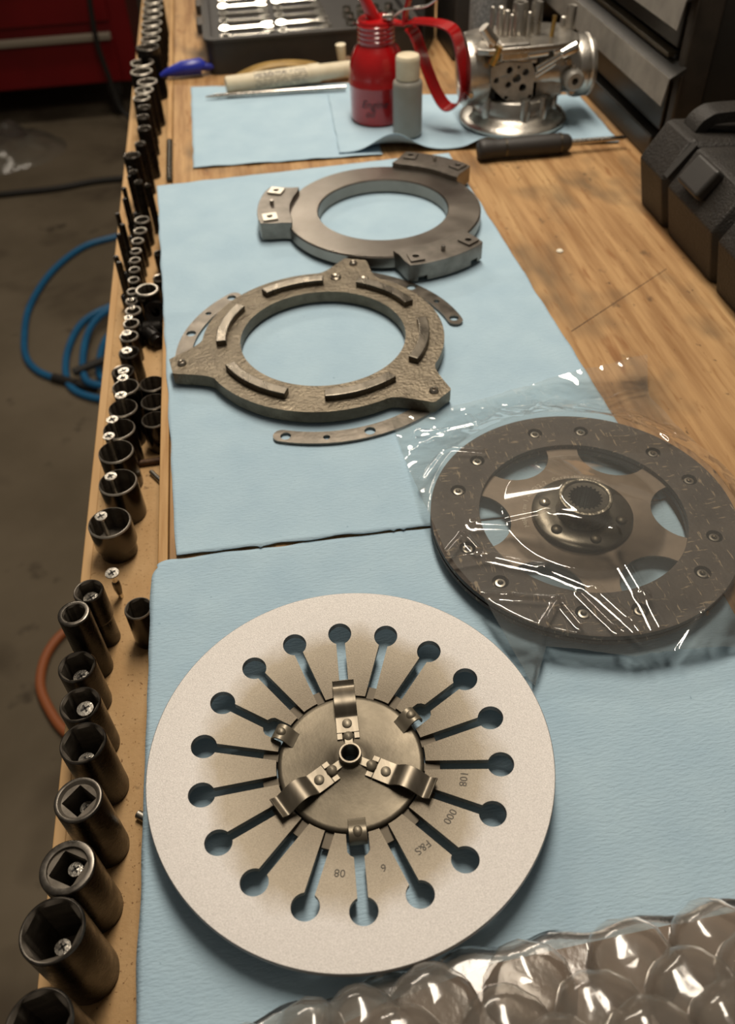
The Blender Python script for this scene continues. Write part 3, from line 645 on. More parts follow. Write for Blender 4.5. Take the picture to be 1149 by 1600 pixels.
GL = 'sockets standing in the left row of the shelf'; GR = 'sockets standing beside the bench edge'
# name, px, py, px width, height, kind, finish, wall, step, rot, rim, description
LEFT = [
    (60, 1601, 108, .0580, 'hex', 'impact', .90, None, .2, .90, 'wide black impact socket cut off by the photo bottom'),
    (81, 1453, 103, .0555, 'hex', 'impact', .92, None, .1, .90, 'wide black hex impact socket with worn bright rim'),
    (105, 1355, 88, .0485, 'square', 'impact', .8, None, .25, .74, 'black impact socket standing square drive up with a broad scuffed rim'),
    (122, 1249, 76, .0510, 'square', 'impact', .8, None, .0, .84, 'black impact socket standing square drive up with a bright ring'),
    (129.5, 1160, 73, .0460, 'hex', 'impact', .90, None, .1, .90, 'dusty black hex impact socket around a screw head'),
    (125, 1100, 64, .0400, 'hex', 'impact', .92, None, .1, .90, 'medium black hex impact socket framing a whole cross head screw'),
    (120, 1041, 59, .0345, 'hex', 'impact', .92, None, .3, .90, 'short black hex impact socket with a screw head low inside'),
    (115, 958, 50, .0505, 'hex', 'impact', .70, None, .3, .72, 'tall glossy black thick walled socket nearest the lone white screw'),
    (138, 923, 47, .0435, 'hex', 'impact', .86, .45, .3, .88, 'stepped black deep socket just behind the tall glossy one'),
    (171, 816, 67, .0265, 'dbl', 'gunmetal', .94, .28, .1, .93, 'wide dark chrome twelve point socket with a stepped base'),
    (184, 753, 60, .0290, 'dbl', 'gunmetal', .94, None, .1, .93, 'dark chrome twelve point socket'),
    (181, 705, 55, .0300, 'dbl', 'gunmetal', .94, None, .1, .93, 'dark chrome twelve point socket with a bright glint inside'),
    (186, 670, 50, .0300, 'dbl', 'gunmetal', .94, None, .1, .93, 'dark chrome twelve point socket'),
    (192, 637, 45, .0300, 'dbl', 'gunmetal', .94, None, .1, .93, 'dark chrome twelve point socket'),
    (196, 604, 42, .0300, 'dbl', 'gunmetal', .90, None, .1, .90, 'dark chrome socket with a screw standing at its rim'),
    (192, 580, 36, .0250, 'hex', 'impact', .88, None, .5, .88, 'small black hex socket with a flat screw head inside'),
    (201.5, 550, 33, .0250, 'dbl', 'impact', .84, None, .1, .86, 'small matte black socket nearly filled by a screw head'),
    (201.5, 525, 30, .0220, 'dbl', 'gunmetal', .84, None, .1, .84, 'small dark chrome socket'),
    (205, 505, 26, .0220, 'dbl', 'gunmetal', .80, None, .1, .80, 'small dark chrome socket'),
    (208, 485, 26, .0220, 'dbl', 'gunmetal', .78, None, .1, .78, 'small dark chrome socket'),
    (206, 470, 20, .0220, 'dbl', 'gunmetal', .78, None, .1, .78, 'tiny dark chrome socket'),
    (207, 455, 19, .0250, 'dbl', 'gunmetal', .75, None, .1, .75, 'tiny dark chrome socket'),
    (209, 437, 19, .0250, 'dbl', 'gunmetal', .75, None, .1, .75, 'tiny dark chrome socket'),
    (210, 421, 18, .0250, 'dbl', 'gunmetal', .75, None, .1, .75, 'tiny dark chrome socket'),
    (211, 406, 18, .0250, 'dbl', 'gunmetal', .75, None, .1, .75, 'tiny dark chrome socket'),
    (212, 392, 19, .0250, 'dbl', 'gunmetal', .75, None, .1, .75, 'tiny dark chrome socket'),
    (215, 376, 20, .0250, 'dbl', 'gunmetal', .75, None, .1, .75, 'tiny dark chrome socket'),
    (219, 360, 21, .0250, 'dbl', 'gunmetal', .78, None, .1, .78, 'small dark chrome socket'),
    (222, 343, 24, .0250, 'dbl', 'gunmetal', .80, None, .1, .80, 'small dark chrome socket with a wide rim below the brass fitting'),
    (216, 284, 14, .0500, 'dbl', 'impact', .75, None, .1, .78, 'slim tall black socket'),
    (208, 268, 15, .0500, 'dbl', 'impact', .75, None, .1, .78, 'slim tall black socket'),
    (206, 242, 27, .0520, 'dbl', 'impact', .80, None, .1, .84, 'tall black socket leaning out from the row'),
    (219, 224, 18, .0520, 'dbl', 'impact', .78, None, .1, .80, 'tall narrow black socket'),
    (225, 200, 22, .0520, 'dbl', 'impact', .80, None, .1, .82, 'tall black socket with pale rim'),
    (223, 182, 21, .0520, 'dbl', 'impact', .80, None, .1, .82, 'tall black socket'),
    (225, 167, 21, .0520, 'dbl', 'impact', .80, None, .1, .82, 'tall black socket'),
    (221, 152, 27, .0520, 'dbl', 'gunmetal', .82, None, .1, .84, 'tall dark socket with broad grey rim'),
    (225, 140, 30, .0500, 'dbl', 'gunmetal', .82, None, .1, .84, 'tall dark socket with broad grey rim'),
    (230, 127, 32, .0500, 'dbl', 'gunmetal', .82, None, .1, .84, 'tall dark socket with broad grey rim'),
    (221, 111, 35, .0500, 'dbl', 'gunmetal', .84, None, .1, .86, 'wide dark socket'),
    (222, 97, 37, .0500, 'dbl', 'gunmetal', .84, None, .1, .86, 'wide dark socket'),
    (216, 74, 38, .0600, 'dbl', 'impact', .84, None, .1, .86, 'tallest wide black socket, standing proud against the red cabinet'),
    (238, 60, 31, .0500, 'dbl', 'gunmetal', .84, None, .1, .86, 'wide dark socket'),
    (240, 47, 32, .0500, 'dbl', 'gunmetal', .84, None, .1, .86, 'wide dark socket'),
    (242, 35, 33, .0500, 'dbl', 'gunmetal', .84, None, .1, .86, 'wide dark socket'),
    (242, 22, 34, .0500, 'dbl', 'gunmetal', .84, None, .1, .86, 'wide dark socket'),
    (243, 11, 35, .0500, 'dbl', 'gunmetal', .84, None, .1, .86, 'wide dark socket'),
    (244, 0, 36, .0500, 'dbl', 'gunmetal', .84, None, .1, .86, 'wide dark socket at the picture top')]
prevY = None; prevR = 0
for i, (x, y, w, h, kind, fin, wall, step, rot, rw, desc) in enumerate(LEFT):
    p = at(x, y, SZ + h); R = .5 * w / pxm(p)
    X = max(p.x, -.1335 + R)
    if i > 40: X = -.1000
    socket('socket', x, y, w, h, kind, fin, desc + ', ' + ordinal(i + 1) + ' in left row', GL, wall, step, rot, rw, X=X, R=min(R, .0145) if i > 36 else R)
RIGHT = [
    (216, 950, 44, .0290, 'hex', 'gunmetal', .90, None, .3, .90, 'dark chrome hex socket half hidden by the near towel', None),
    (241, 655, 40, .0250, 'dbl', 'gunmetal', .92, None, .1, .92, 'chrome twelve point socket, nearest of the three touching ones at the bench edge', None),
    (240, 627, 40, .0250, 'dbl', 'gunmetal', .92, None, .1, .92, 'chrome twelve point socket, middle of the three at the bench edge', None),
    (238, 599, 40, .0250, 'dbl', 'gunmetal', .92, None, .1, .92, 'chrome twelve point socket, farthest of the three at the bench edge', None),
    (229.5, 452, 37, .0300, 'dbl', 'gunmetal', .80, None, .1, .80, 'wide black socket with a thick pale rim by the bench edge', None),
    (249, 434, 22, .0200, 'dbl', 'gunmetal', .85, None, .1, .86, 'small chrome socket peeping past the towel edge', -.086),
    (246, 395, 18, .0200, 'dbl', 'impact', .80, None, .1, .80, 'small black socket tucked under the middle towel edge', -.087),
    (231, 289, 11, .0480, 'dbl', 'impact', .75, None, .1, .78, 'thin tall black socket beside the brass fitting', None)]
for (x, y, w, h, kind, fin, wall, step, rot, rw, desc, X) in RIGHT: socket('socket', x, y, w, h, kind, fin, desc, GR, wall, step, rot, rw, X=X)
# tipped impact adapter facing the lens
p = at(239, 478, -.028); t = thing('impact_adapter', 'black impact adapter tipped over, its round hole facing the camera', 'adapter', (p.x, p.y + .012, SZ))
M = T(p.x + .001, p.y + .013, SZ + .0102) @ RX(math.radians(68))
m = MB(); m.lathe([(.0036, .0), (.0036, .014), (.0090, .0150), (.0096, .0140), (.0096, -.006), (.0080, -.012), (.0036, -.012)], 36, M, True); m.build('adapter_body', MT['impact'], t, 35)
for i, (x, y) in enumerate(((228, 522), (240, 508))):
    p = at(x, y, -.04); m = MB(); m.lathe([(0, -.010), (.005, -.010), (.0066, -.008), (.0066, .006), (.0050, .007), (.0050, .011), (0, .011)], 24, T(max(p.x, -.0935), p.y, SZ + .0068) @ RZ(.5 + i) @ RX(PI / 2))
    o = m.build('drive_adapter', MT['impact']); tag(o, ('short black drive adapter lying by the bench edge', 'second black drive adapter lying nearer the wide pale rimmed socket')[i], 'adapter', 'drive adapters lying on the shelf')
# hex bit sockets with long shafts
for i, (x, y) in enumerate(((190, 409), (185, 400), (189, 365), (195, 350), (187, 333), (198, 310), (197, 293), (205, 275), (206, 261))):
    p = at(x, y, 0.); X = max(p.x - .002, -.124); Y = p.y
    t = thing('hex_bit_socket', 'slender dark hex bit on end, ' + ordinal(i + 1) + ' tip from the camera along the lip', 'bit socket', (X, Y, SZ + .0003), 'long hex bits along the shelf lip')
    m = MB(); m.lathe([(.0046, 0), (.0050, .0005), (.0050, .0125), (.0044, .0135), (.0030, .0140)], 20, T(X, Y, SZ + .0003)); m.build('drive_body', MT['gunmetal'], t)
    m = MB(); m.lathe([(.0022, .0138), (.0022, .0495), (.0019, .0502), (0, .0502)], 6, T(X, Y, SZ)); m.build('hex_shaft', MT['impact'], t, 20)
# peg screws driven into the shelf (part of the bench)
def screw(x, y, near=None, w=20, z=None, r=None):
    if near is not None:
        sx, sy, X, Y, R, h = min(SOCK, key=lambda s: (s[0] - near[0]) ** 2 + (s[1] - near[1]) ** 2)
        best = None
        for k in range(140):
            zz = SZ + .008 + k * .0005; q = at(x, y, zz); d = math.hypot(q.x - X, q.y - Y)
            if best is None or d < best[0]: best = (d, zz, q)
        z = best[1]; lim = max(.001, min(R * .42, .0064) - .0022); q = best[2]; dd = Vector((q.x - X, q.y - Y))
        if dd.length > lim: dd = dd.normalized() * lim
        X, Y = X + dd.x, Y + dd.y
    else: q = at(x, y, z); X, Y = q.x, q.y
    r = r or min(.0042, .5 * w / pxm((X, Y, z)))
    m = MB(); m.lathe([(0, z - SZ + .0002), (r * .96, z - SZ), (r, z - SZ - .0005), (.0018, z - SZ - .0030), (.0016, z - SZ - .004), (.0016, .001), (.0016, -.001)], 24, T(X, Y, SZ))
    s_ = m.build('peg_screw', MT['zinc'], bench, 30)
    m = MB(); M = T(X, Y, z + .00025) @ RZ(.5); m.box((0, 0, 0), (r * 1.05, r * .22, .0003), M); m.box((0, 0, 0), (r * .22, r * 1.05, .0003), M); m.build('cross_slot', MT['recess'], s_)
for a in ((98, 1480, (81, 1453), 26), (118, 1358, (105, 1355), 24), (136, 1262, (122, 1249), 22), (133, 1189, (129, 1160), 27), (133, 1107, (125, 1100), 29), (127, 1057, (120, 1041), 26), (142, 934, (138, 923), 24), (152, 808, (171, 816), 20), (169, 745, (184, 753), 20), (170, 681, (181, 705), 19), (172, 656, (186, 670), 19),
          (189, 617, (192, 637), 19), (192, 590, (196, 604), 18), (193, 579, (192, 580), 18), (195, 548, (201, 550), 17), (195.5, 520, (201, 525), 16), (200.5, 496, (205, 505), 14), (206, 480, (208, 485), 10), (205, 467, (206, 470), 9), (232, 118, (221, 111), 7), (226, 140, (225, 140), 6), (213, 84, (216, 74), 6)): screw(*a)
screw(175, 895, None, 25, -.0275)
m = MB(); m.lathe([(.0011, SZ + .0002), (.0024, SZ + .009), (.0024, SZ + .0135), (.0017, SZ + .0150)], 12, T(at(175, 895, -.0275).x, at(175, 895, -.0275).y, 0)); m.build('screw_thread', MT['hub'], bench)
# loose bits on the shelf
def rod(name, label, cat, a, b, r, mt, n=12, group=None):
    m = MB(); m.tube([a, b], r, n); o = m.build(name, MT[mt], bevel=r * .2); return tag(o, label, cat, group)
def sh(x, y, r): return at(x, y, SZ + r) + Vector((0, 0, .0002))
rod('threaded_rod', 'rusty threaded rod lying across the shelf to the bench edge', 'rod', sh(217, 724, .0023), Vector((-.0785, sh(240, 722, .0023).y + .001, SZ + .0025)), .0023, 'rust')
a = sh(236, 737, .0017); rod('dowel_pin', 'thin grey steel pin lying beside the rusty rod', 'pin', a, Vector((-.0785, a.y - .022, SZ + .0019)), .0017, 'pingrey')
a = sh(215, 1272, .0022); b = Vector((-.0775, a.y - .012, SZ + .0024)); rod('screw_end', 'end of a threaded screw poking out from under the near towel', 'screw', a, b, .0022, 'pingrey')
p = at(244, 335, -.040); m = MB(); M = T(-.0885, p.y, SZ + .0045) @ RZ(.6) @ RX(PI / 2); m.lathe([(.0035, -.009), (.0045, -.008), (.0045, .0), (.0030, .001), (.0030, .008)], 6, M); o = m.build('brass_fitting', MT['brass'], ang=20); tag(o, 'shiny yellow brass fitting lying by the corner of the middle towel', 'fitting')
a = Vector((-.0725, .885, TOP + .0031)); b = Vector((-.0722, .800, TOP + .0031)); m = MB(); m.tube([a, b], .0030, 16); m.tube([b + Vector((0, .003, 0)), b + Vector((0, -.006, 0))], .0026, 12); o = m.build('steel_tube', MT['hub']); tag(o, 'grey steel tube with a black end lying along the bench edge', 'tube')
m = MB(); p = at(875, 393, TOP); m.lathe([(0, 0), (.0026, 0), (.0028, .0006), (.0020, .0013), (0, .0015)], 14, T(p.x, p.y, TOP + .0001)); o = m.build('white_pellet', MT['paper']); tag(o, 'small white fleck lying alone on the bare plywood', 'debris')

# ------------------------------------------------------------------ red oil can
OX, OY, OZ = .1450, .8990, .0016
oc = thing('oil_can', 'small red pump oil can with a looped strap handle and handwriting', 'oil can', (OX, OY, OZ))
Mo = T(OX, OY, OZ)
m = MB(); m.lathe([(0, 0), (.0262, 0), (.0275, .0015), (.0280, .004), (.0281, .0335), (.0289, .0348), (.0292, .0362), (.0286, .0378), (.0283, .044), (.0278, .050), (.0266, .0565), (.0245, .0625), (.0215, .0675), (.0187, .0705), (.0178, .0720)], 56, Mo); m.build('can_body', MT['redpaint'], oc, 40)
pr_ = [(.0172, .0718), (.0184, .0722)]
for k in range(4): z = .0738 + k * .0042; pr_ += [(.0184, z), (.0190, z + .0009), (.0190, z + .0022), (.0182, z + .0030)]
pr_ += [(.0182, .0915), (.0172, .0928), (0, .0930)]
m = MB(); m.lathe(pr_, 48, Mo); m.build('ribbed_cap', MT['redpaint'], oc, 40)
m = MB(); m.tube([(OX + .000, OY, .0915), (OX - .006, OY, .1020), (OX - .013, OY + .002, .1160), (OX - .030, OY + .006, .150)], [.0062, .0060, .0050, .0034], 20); m.build('spout', MT['redpaint'], oc, 50)
HN = Vector((math.sin(math.radians(38)), math.cos(math.radians(38)), 0))   # the handle swings round towards the camera
def hp_(x, y): d = FW + (x - 574.5) / FPX * RT - (y - 800) / FPX * UP; t = (HN.x * OX + HN.y * OY) / d.dot(HN); return Vector((t * d.x, t * d.y, H + t * d.z))
loop = [hp_(x, y) for x, y in ((643, 33), (662, 33), (690, 37), (708, 46), (717, 66), (722, 95), (726, 125), (725, 148), (716, 163), (703, 168), (692, 160), (680, 138), (668, 108), (657, 76), (648, 52), (640, 42))]
m = MB(); m.ribbon(smooth_path(loop, 5), .0200, .0018, HN); m.build('strap_handle', MT['redpaint'], oc, 50, .0003)
m = MB(); m.ribbon(smooth_path([hp_(604, 29), hp_(622, 36), hp_(636, 36), hp_(646, 30)], 5), .0110, .0020, HN); m.ribbon([hp_(633, 40), hp_(634, 20), hp_(639, 2), hp_(642, -18)], .0080, .0030, HN); m.build('pump_bracket', MT['redpaint'], oc, 50, .0003)
m = MB(); m.tube(smooth_path([hp_(600, 24) + Vector((0, -.004, 0)), hp_(612, 24) + Vector((0, -.004, 0)), hp_(630, 12) + Vector((0, -.004, 0)), hp_(662, 8) + Vector((0, -.004, 0)), hp_(682, -4) + Vector((0, -.004, 0))], 4), .0012, 8); m.tube([hp_(598, 25) + Vector((0, -.006, 0)), hp_(612, 24) + Vector((0, -.006, 0))], .0030, 12); m.build('pump_lever', MT['steel'], oc)
def wrap_text(s_, size, ang0, z, R, shear=.3):
    me = text_me(s_, size, .00005, shear)
    for v in me.vertices:
        a = ang0 + v.co.x / R; zz = v.co.y; v.co = (OX + (R + v.co.z + .0002) * math.cos(a), OY + (R + v.co.z + .0002) * math.sin(a), OZ + z + zz)
    return me
mk('handwriting', join_me([wrap_text('Engine', .0105, math.radians(-106), .0215, .0281), wrap_text('oil', .0100, math.radians(-116), .0125, .0281)]), MT['ink'], oc)['label'] = 'black handwritten words Engine oil'

# ------------------------------------------------------------------ squeeze bottle
BX, BY, BZ = .1668, .8480, .0016
bt = thing('squeeze_bottle', 'small translucent grey bottle with ivory cap in front of the oil can', 'bottle', (BX, BY, BZ))
m = MB(); m.lathe([(0, 0), (.0130, 0), (.0143, .0012), (.0145, .003), (.0145, .0475), (.0140, .0500), (.0124, .0516), (.0108, .0520), (.0105, .054)], 40, T(BX, BY, BZ)); m.build('bottle_body', MT['bottle'], bt, 45)
m = MB(); m.lathe([(.0106, .0528), (.0115, .0530), (.0117, .0690), (.0112, .0725), (.0104, .0735), (0, .0736)], 40, T(BX, BY, BZ)); m.build('screw_cap', MT['whitecap'], bt, 40)

# ------------------------------------------------------------------ carburettor, standing on its domed cover
CX, CY, CZ = .2800, .8620, .0016
cb = thing('carburetor', 'bright cast aluminium carburettor standing on its round cover beside the tool chest', 'carburetor', (CX, CY, CZ))
Mc = T(CX, CY, CZ)
m = MB(); m.lathe([(0, 0), (.0520, 0), (.0545, .0015), (.0548, .0040), (.0530, .0062), (.0490, .0085), (.0440, .0110), (.0408, .0130), (.0400, .0160), (.0396, .0270), (.0380, .0285), (0, .0285)], 72, Mc); m.build('round_cover', MT['alu'], cb, 45)
for a in (-150, -90, -60, -20, 20, 90, 150):
    A = math.radians(a); m = MB(); m.lathe([(.0050, .010), (.0050, .0285), (.0042, .0300), (.0042, .0310)], 16, T(CX + .0385 * math.cos(A), CY + .0385 * math.sin(A), CZ)); m.build('screw_boss', MT['alu'], cb)
m = MB(); m.lathe([(0, -.050), (.0230, -.050), (.0240, -.020), (.0240, .030), (.0255, .050), (.0255, .062), (0, .062)], 48, T(CX + .0, CY, .0500) @ RY(PI / 2)); m.build('throat_barrel', MT['alu'], cb, 45)
m = MB(); m.lathe([(.0205, -.0560), (.0290, -.0560), (.0312, -.0545), (.0316, -.0520), (.0316, -.0360), (.0304, -.0335), (.0270, -.0310), (.0205, -.0310)], 64, T(CX, CY, .0512) @ RY(PI / 2), True); m.build('intake_flange', MT['alu'], cb, 40)
m = MB(); m.lathe([(.0200, .0740), (.0268, .0740), (.0282, .0730), (.0284, .0700), (.0276, .0690), (.0276, .0670), (.0286, .0660), (.0288, .0600), (.0278, .0565), (.0200, .0560)], 64, T(CX, CY, .0480) @ RY(PI / 2), True); m.build('outlet_flange', MT['alu'], cb, 40)
m = MB(); m.box((CX + .006, CY, .0520), (.074, .046, .050)); m.build('core_casting', MT['alu_dirty'], cb, bevel=.004)
fp = plate([(-.050, -.030), (-.040, -.036), (.020, -.036), (.052, -.028), (.056, -.010), (.052, .026), (.030, .034), (-.030, .034), (-.050, .024)], [], .0745, .0800); fp.transform(T(CX, CY, 0)); mk('float_platform', fp, MT['alu'], cb, 30, .0015)
def aty(x, y, Y): d = FW + (x - 574.5) / FPX * RT - (y - 800) / FPX * UP; t = Y / d.y; return Vector((t * d.x, Y, H + t * d.z))
for x, yt, w, dy, op in ((771, 10, 6, 0, 0), (785, 9, 13, .006, 0), (794, 15, 9, .0, 0), (801, 22, 6, -.010, 0), (814.5, 2, 24, .0, 1), (829, 18, 7, -.008, 0), (841, 2, 18, .004, 1), (895, 8, 16, .010, 1), (758, 62, 16, -.004, 0), (881, 25, 8, .014, 0)):
    Y = CY + dy; q = aty(x, yt, Y); r = .5 * w / pxm(q); m = MB()
    if op: m.lathe([(r * .45, q.z - .012), (r * .5, q.z - .0006), (r * .9, q.z), (r, q.z - .0010), (r * 1.03, .079), (r * .45, .079)], 24, T(q.x, Y, 0), True)
    else: m.lathe([(r * 1.15, .0790), (r, q.z - r * .5), (r * .6, q.z), (0, q.z + .0003)], 20, T(q.x, Y, 0))
    m.build('jet_post', MT['alu'], cb, 45)
q = aty(866, 24, CY - .012); m = MB(); m.tube([(q.x, CY - .012, .0790), (q.x + .001, CY - .012, q.z)], .0021, 12); m.build('brass_needle', MT['brass'], cb)
FY = CY - .0330
m = MB(); m.tube([aty(780, 72, FY), aty(774, 90, FY), aty(768, 101, FY)], [.0042, .0040, .0040], 16); m.build('brass_tube', MT['brass'], cb)
m = MB(); m.tube([aty(756, 42, FY + .004), aty(764, 55, FY + .004), aty(774, 66, FY + .004)], [.0052, .0052, .0046], 14); m.build('hose_spigot', MT['alu'], cb)
def cpt(x, y): q = aty(x, y, FY); return (q.x, q.z)
sq = [cpt(*p) for p in ((768, 106), (782, 100), (791, 96), (812, 98), (831, 97), (836, 110), (834, 130), (832, 150), (824, 160), (806, 158), (790, 157), (778, 146), (767, 134))]
hl = []
for x, y, w in ((797, 110, 11), (822, 113, 11), (808, 123, 14), (817, 137, 12), (776, 126, 9), (795, 133, 10), (811, 105, 5), (828, 151, 7), (791, 153, 7)):
    q = aty(x, y, FY); hl.append(circ(q.x, q.z, .5 * w / pxm(q), 16))
me = plate(sq, hl, -.0045, .0045); me.transform(T(0, FY + .0045, 0) @ RX(PI / 2)); mk('gasket_face', me, MT['alu_dirty'], cb, 30, .0006)['label'] = 'stained square gasket face with bolt holes'
m = MB(); c = aty(803, 128, FY + .012); m.box((c.x, FY + .013, c.z), (.046, .006, .040)); m.build('face_backing', MT['recess'], cb)
for (x0, y0), (x1, y1), r in (((835, 118), (868, 97), .0030), ((824, 85), (857, 80), .0040), ((876, 85), (903, 71), .0052), ((864, 80), (876, 76), .0036), ((838, 108), (878, 84), .0034)):
    m = MB(); m.tube([aty(x0, y0, FY + .003), aty(x1, y1, FY + .003)], r, 14); m.build('linkage_rod', MT['chrome'], cb, bevel=r * .25)
q = aty(893, 121, FY + .006); m = MB(); m.lathe([(.0034, -.008), (.0075, -.008), (.0098, -.006), (.0105, .012), (.0034, .012)], 28, T(q.x, FY + .002, q.z) @ RX(-PI / 2), True); m.lathe([(0, 0), (.0036, 0), (.0036, .001), (0, .001)], 16, T(q.x, FY + .010, q.z) @ RX(-PI / 2)); m.build('side_port', MT['alu_dirty'], cb, 40)
for x, y in ((888, 96), (895, 105), (892, 141), (808, 82), (820, 70), (768, 70), (735, 148), (803, 88)):
    q = aty(x, y, FY + .004); m = MB(); m.lathe([(0, -.0025), (.0026, -.0025), (.0032, -.0015), (.0032, .008), (0, .008)], 6 if x % 2 else 16, T(q.x, FY + .003, q.z) @ RX(-PI / 2)); m.build('machine_screw', MT['steel'], cb, 30)
q = aty(806, 80, FY); m = MB(); m.box((q.x, FY + .010, q.z - .001), (.030, .022, .016)); m.build('top_bridge', MT['alu'], cb, bevel=.003)
q = aty(800, 92, FY); m = MB(); m.tube([aty(766, 98, FY + .005), aty(800, 92, FY + .004), aty(838, 93, FY + .005)], .0034, 12); m.build('fuel_gallery', MT['alu'], cb)

# ------------------------------------------------------------------ screwdriver
sd = thing('screwdriver', 'black handled screwdriver lying on plywood in front of the carburettor', 'screwdriver', (.27, .777, TOP))
a = Vector((.2215, .7770, TOP + .0100)); b = Vector((.3125, .7745, TOP + .0100)); d = (b - a).normalized()
m = MB(); m.tube([a, a + d * .002, a + d * .006, a + d * .014, a + d * .020, a + d * .030, a + d * .060, a + d * .078, a + d * .088, b], [.0075, .0092, .0098, .0088, .0084, .0090, .0094, .0092, .0078, .0050], 20); m.build('handle', MT['rubber'], sd, 50)
m = MB(); m.tube([a + d * .0255, a + d * .0275], .0093, 20); m.tube([a + d * .079, a + d * .081], .0095, 20); m.build('grip_ring', MT['hub'], sd)
m = MB(); m.tube([b - d * .002, b + d * .040, b + d * .052, b + d * .056], [.0027, .0024, .0022, .0008], 12); m.build('shaft', MT['steel'], sd)

# ------------------------------------------------------------------ open wrench case behind
tc_ = thing('wrench_case', 'open black plastic case holding rows of chrome wrenches', 'tool case', (.10, 1.25, TOP))
m = MB(); x0, x1, y0, y1 = -.0265, .2270, 1.078, 1.460
def rr(x0, x1, y0, y1, r, n=6):
    o = []
    for cx_, cy_, a0 in ((x1 - r, y1 - r, 0), (x0 + r, y1 - r, 90), (x0 + r, y0 + r, 180), (x1 - r, y0 + r, 270)):
        for k in range(n + 1): a = math.radians(a0 + 90 * k / n); o.append((cx_ + r * math.cos(a), cy_ + r * math.sin(a)))
    return o
mk('case_shell', plate(rr(x0, x1, y0, y1, .012), [rr(x0 + .007, x1 - .007, y0 + .007, y1 - .007, .008)], TOP + .0002, .0370), MT['blackplastic'], tc_, 30, .001)
m = MB(); m.box(((x0 + x1) / 2, (y0 + y1) / 2, .0135), (x1 - x0 - .012, y1 - y0 - .012, .029)); m.build('tray_insert', MT['blackplastic'], tc_)
mk('rim_lip', plate(rr(x0 - .002, x1 + .002, y0 - .002, y1 + .002, .013), [rr(x0 + .0035, x1 - .0035, y0 + .0035, y1 - .0035, .010)], .0340, .0372), MT['chest'], tc_, 30, .0008)
for yy in (1.155, 1.235, 1.32):
    m = MB(); m.box((x0 - .004, yy, .0320), (.010, .030, .012)); m.build('hinge_lug', MT['trim'] if 0 else MT['chest_edge'], tc_, bevel=.002)
def wrench_mesh(Lw):
    m = MB(); r = .0062; m.lathe([(r * .58, -.0022), (r, -.0022), (r, .0022), (r * .58, .0022)], 20, T(-Lw / 2, 0, 0), True)
    m.prism([(-Lw / 2 + r * .8, -.0021), (0, -.0028), (Lw / 2 - .006, -.0022), (Lw / 2 - .006, .0022), (0, .0028), (-Lw / 2 + r * .8, .0021)], -.0014, .0014)
    m.prism([(Lw / 2 - .0075, -.0045), (Lw / 2 - .001, -.0070), (Lw / 2 + .006, -.0058), (Lw / 2 + .0055, -.0032), (Lw / 2 - .0005, -.0030), (Lw / 2 - .0005, .0030), (Lw / 2 + .0055, .0032), (Lw / 2 + .006, .0058), (Lw / 2 - .001, .0070), (Lw / 2 - .0075, .0045)], -.002, .002)
    return m.mesh('wrench')
wm = wrench_mesh(.050); wrr = None
for col, (cx_, n) in enumerate(((.0240, 9), (.0930, 9))):
    for k in range(n):
        o = mk('combination_wrench', wm, None if wm.materials else MT['chrome'])
        o.location = (cx_, 1.105 + .031 * k + .004 * col, .0306); o.rotation_euler = (math.radians(8 + 3 * (k % 3)), 0, math.radians(180 if col == 0 and 0 else 0) + .02 * (k % 2))
        s_ = 1.0 + .05 * (4 - k) * .3; o.scale = (s_, s_, s_)
        tag(o, 'chrome combination wrench in the ' + ('left' if col == 0 else 'right') + ' column of the open case, ' + ordinal(k + 1) + ' from the camera', 'wrench', 'chrome wrenches in the open case')
for i in range(12):
    x = .150 + .0175 * (i % 4); y = 1.10 + .028 * (i // 4)
    m = MB(); m.lathe([(.0030, 0), (.0052, 0), (.0055, .001), (.0055, .010), (.0050, .011), (.0034, .011), (.0030, .004)], 20, T(x, y, .0282), True); o = m.build('small_socket', MT['chrome'])
    tag(o, 'little chrome socket in the open case, row %s from the front, %s from the left' % (ORD[i // 4], ORD[i % 4]), 'socket', 'little sockets in the open case')

# black boxes behind the oil can
m = MB(); m.prism([(.262, 1.055), (.362, 1.03), (.365, 1.19), (.262, 1.15)], TOP + .0002, .105); o = m.build('storage_box', MT['blackplastic'], bevel=.004); tag(o, 'dark storage box in the shadows behind the spray can', 'box')
m = MB(); m.prism([(.2300, 1.068), (.2600, 1.147), (.2600, 1.32), (.2300, 1.32)], TOP + .0002, .085); o = m.build('black_box', MT['blackplastic'], bevel=.003); tag(o, 'low black box wedged between the wrench case and the storage box', 'box')
sc = thing('spray_can', 'grey labelled spray can standing behind the carburettor', 'spray can', (.282, .985, TOP))
m = MB(); m.lathe([(0, 0), (.019, 0), (.0205, .001), (.0205, .004), (.0198, .005), (.0198, .012)], 40, T(.282, .985, TOP + .0002)); m.build('can_base', MT['steel'], sc)
m = MB(); m.lathe([(.0198, .012), (.0199, .0125), (.0199, .115), (.0190, .120)], 40, T(.282, .985, TOP)); m.build('can_label', MT['graylabel'], sc)
m = MB(); m.lathe([(.0190, .120), (.0150, .128), (.0100, .132), (.0095, .140), (0, .141)], 40, T(.282, .985, TOP)); m.build('can_dome', MT['steel'], sc)

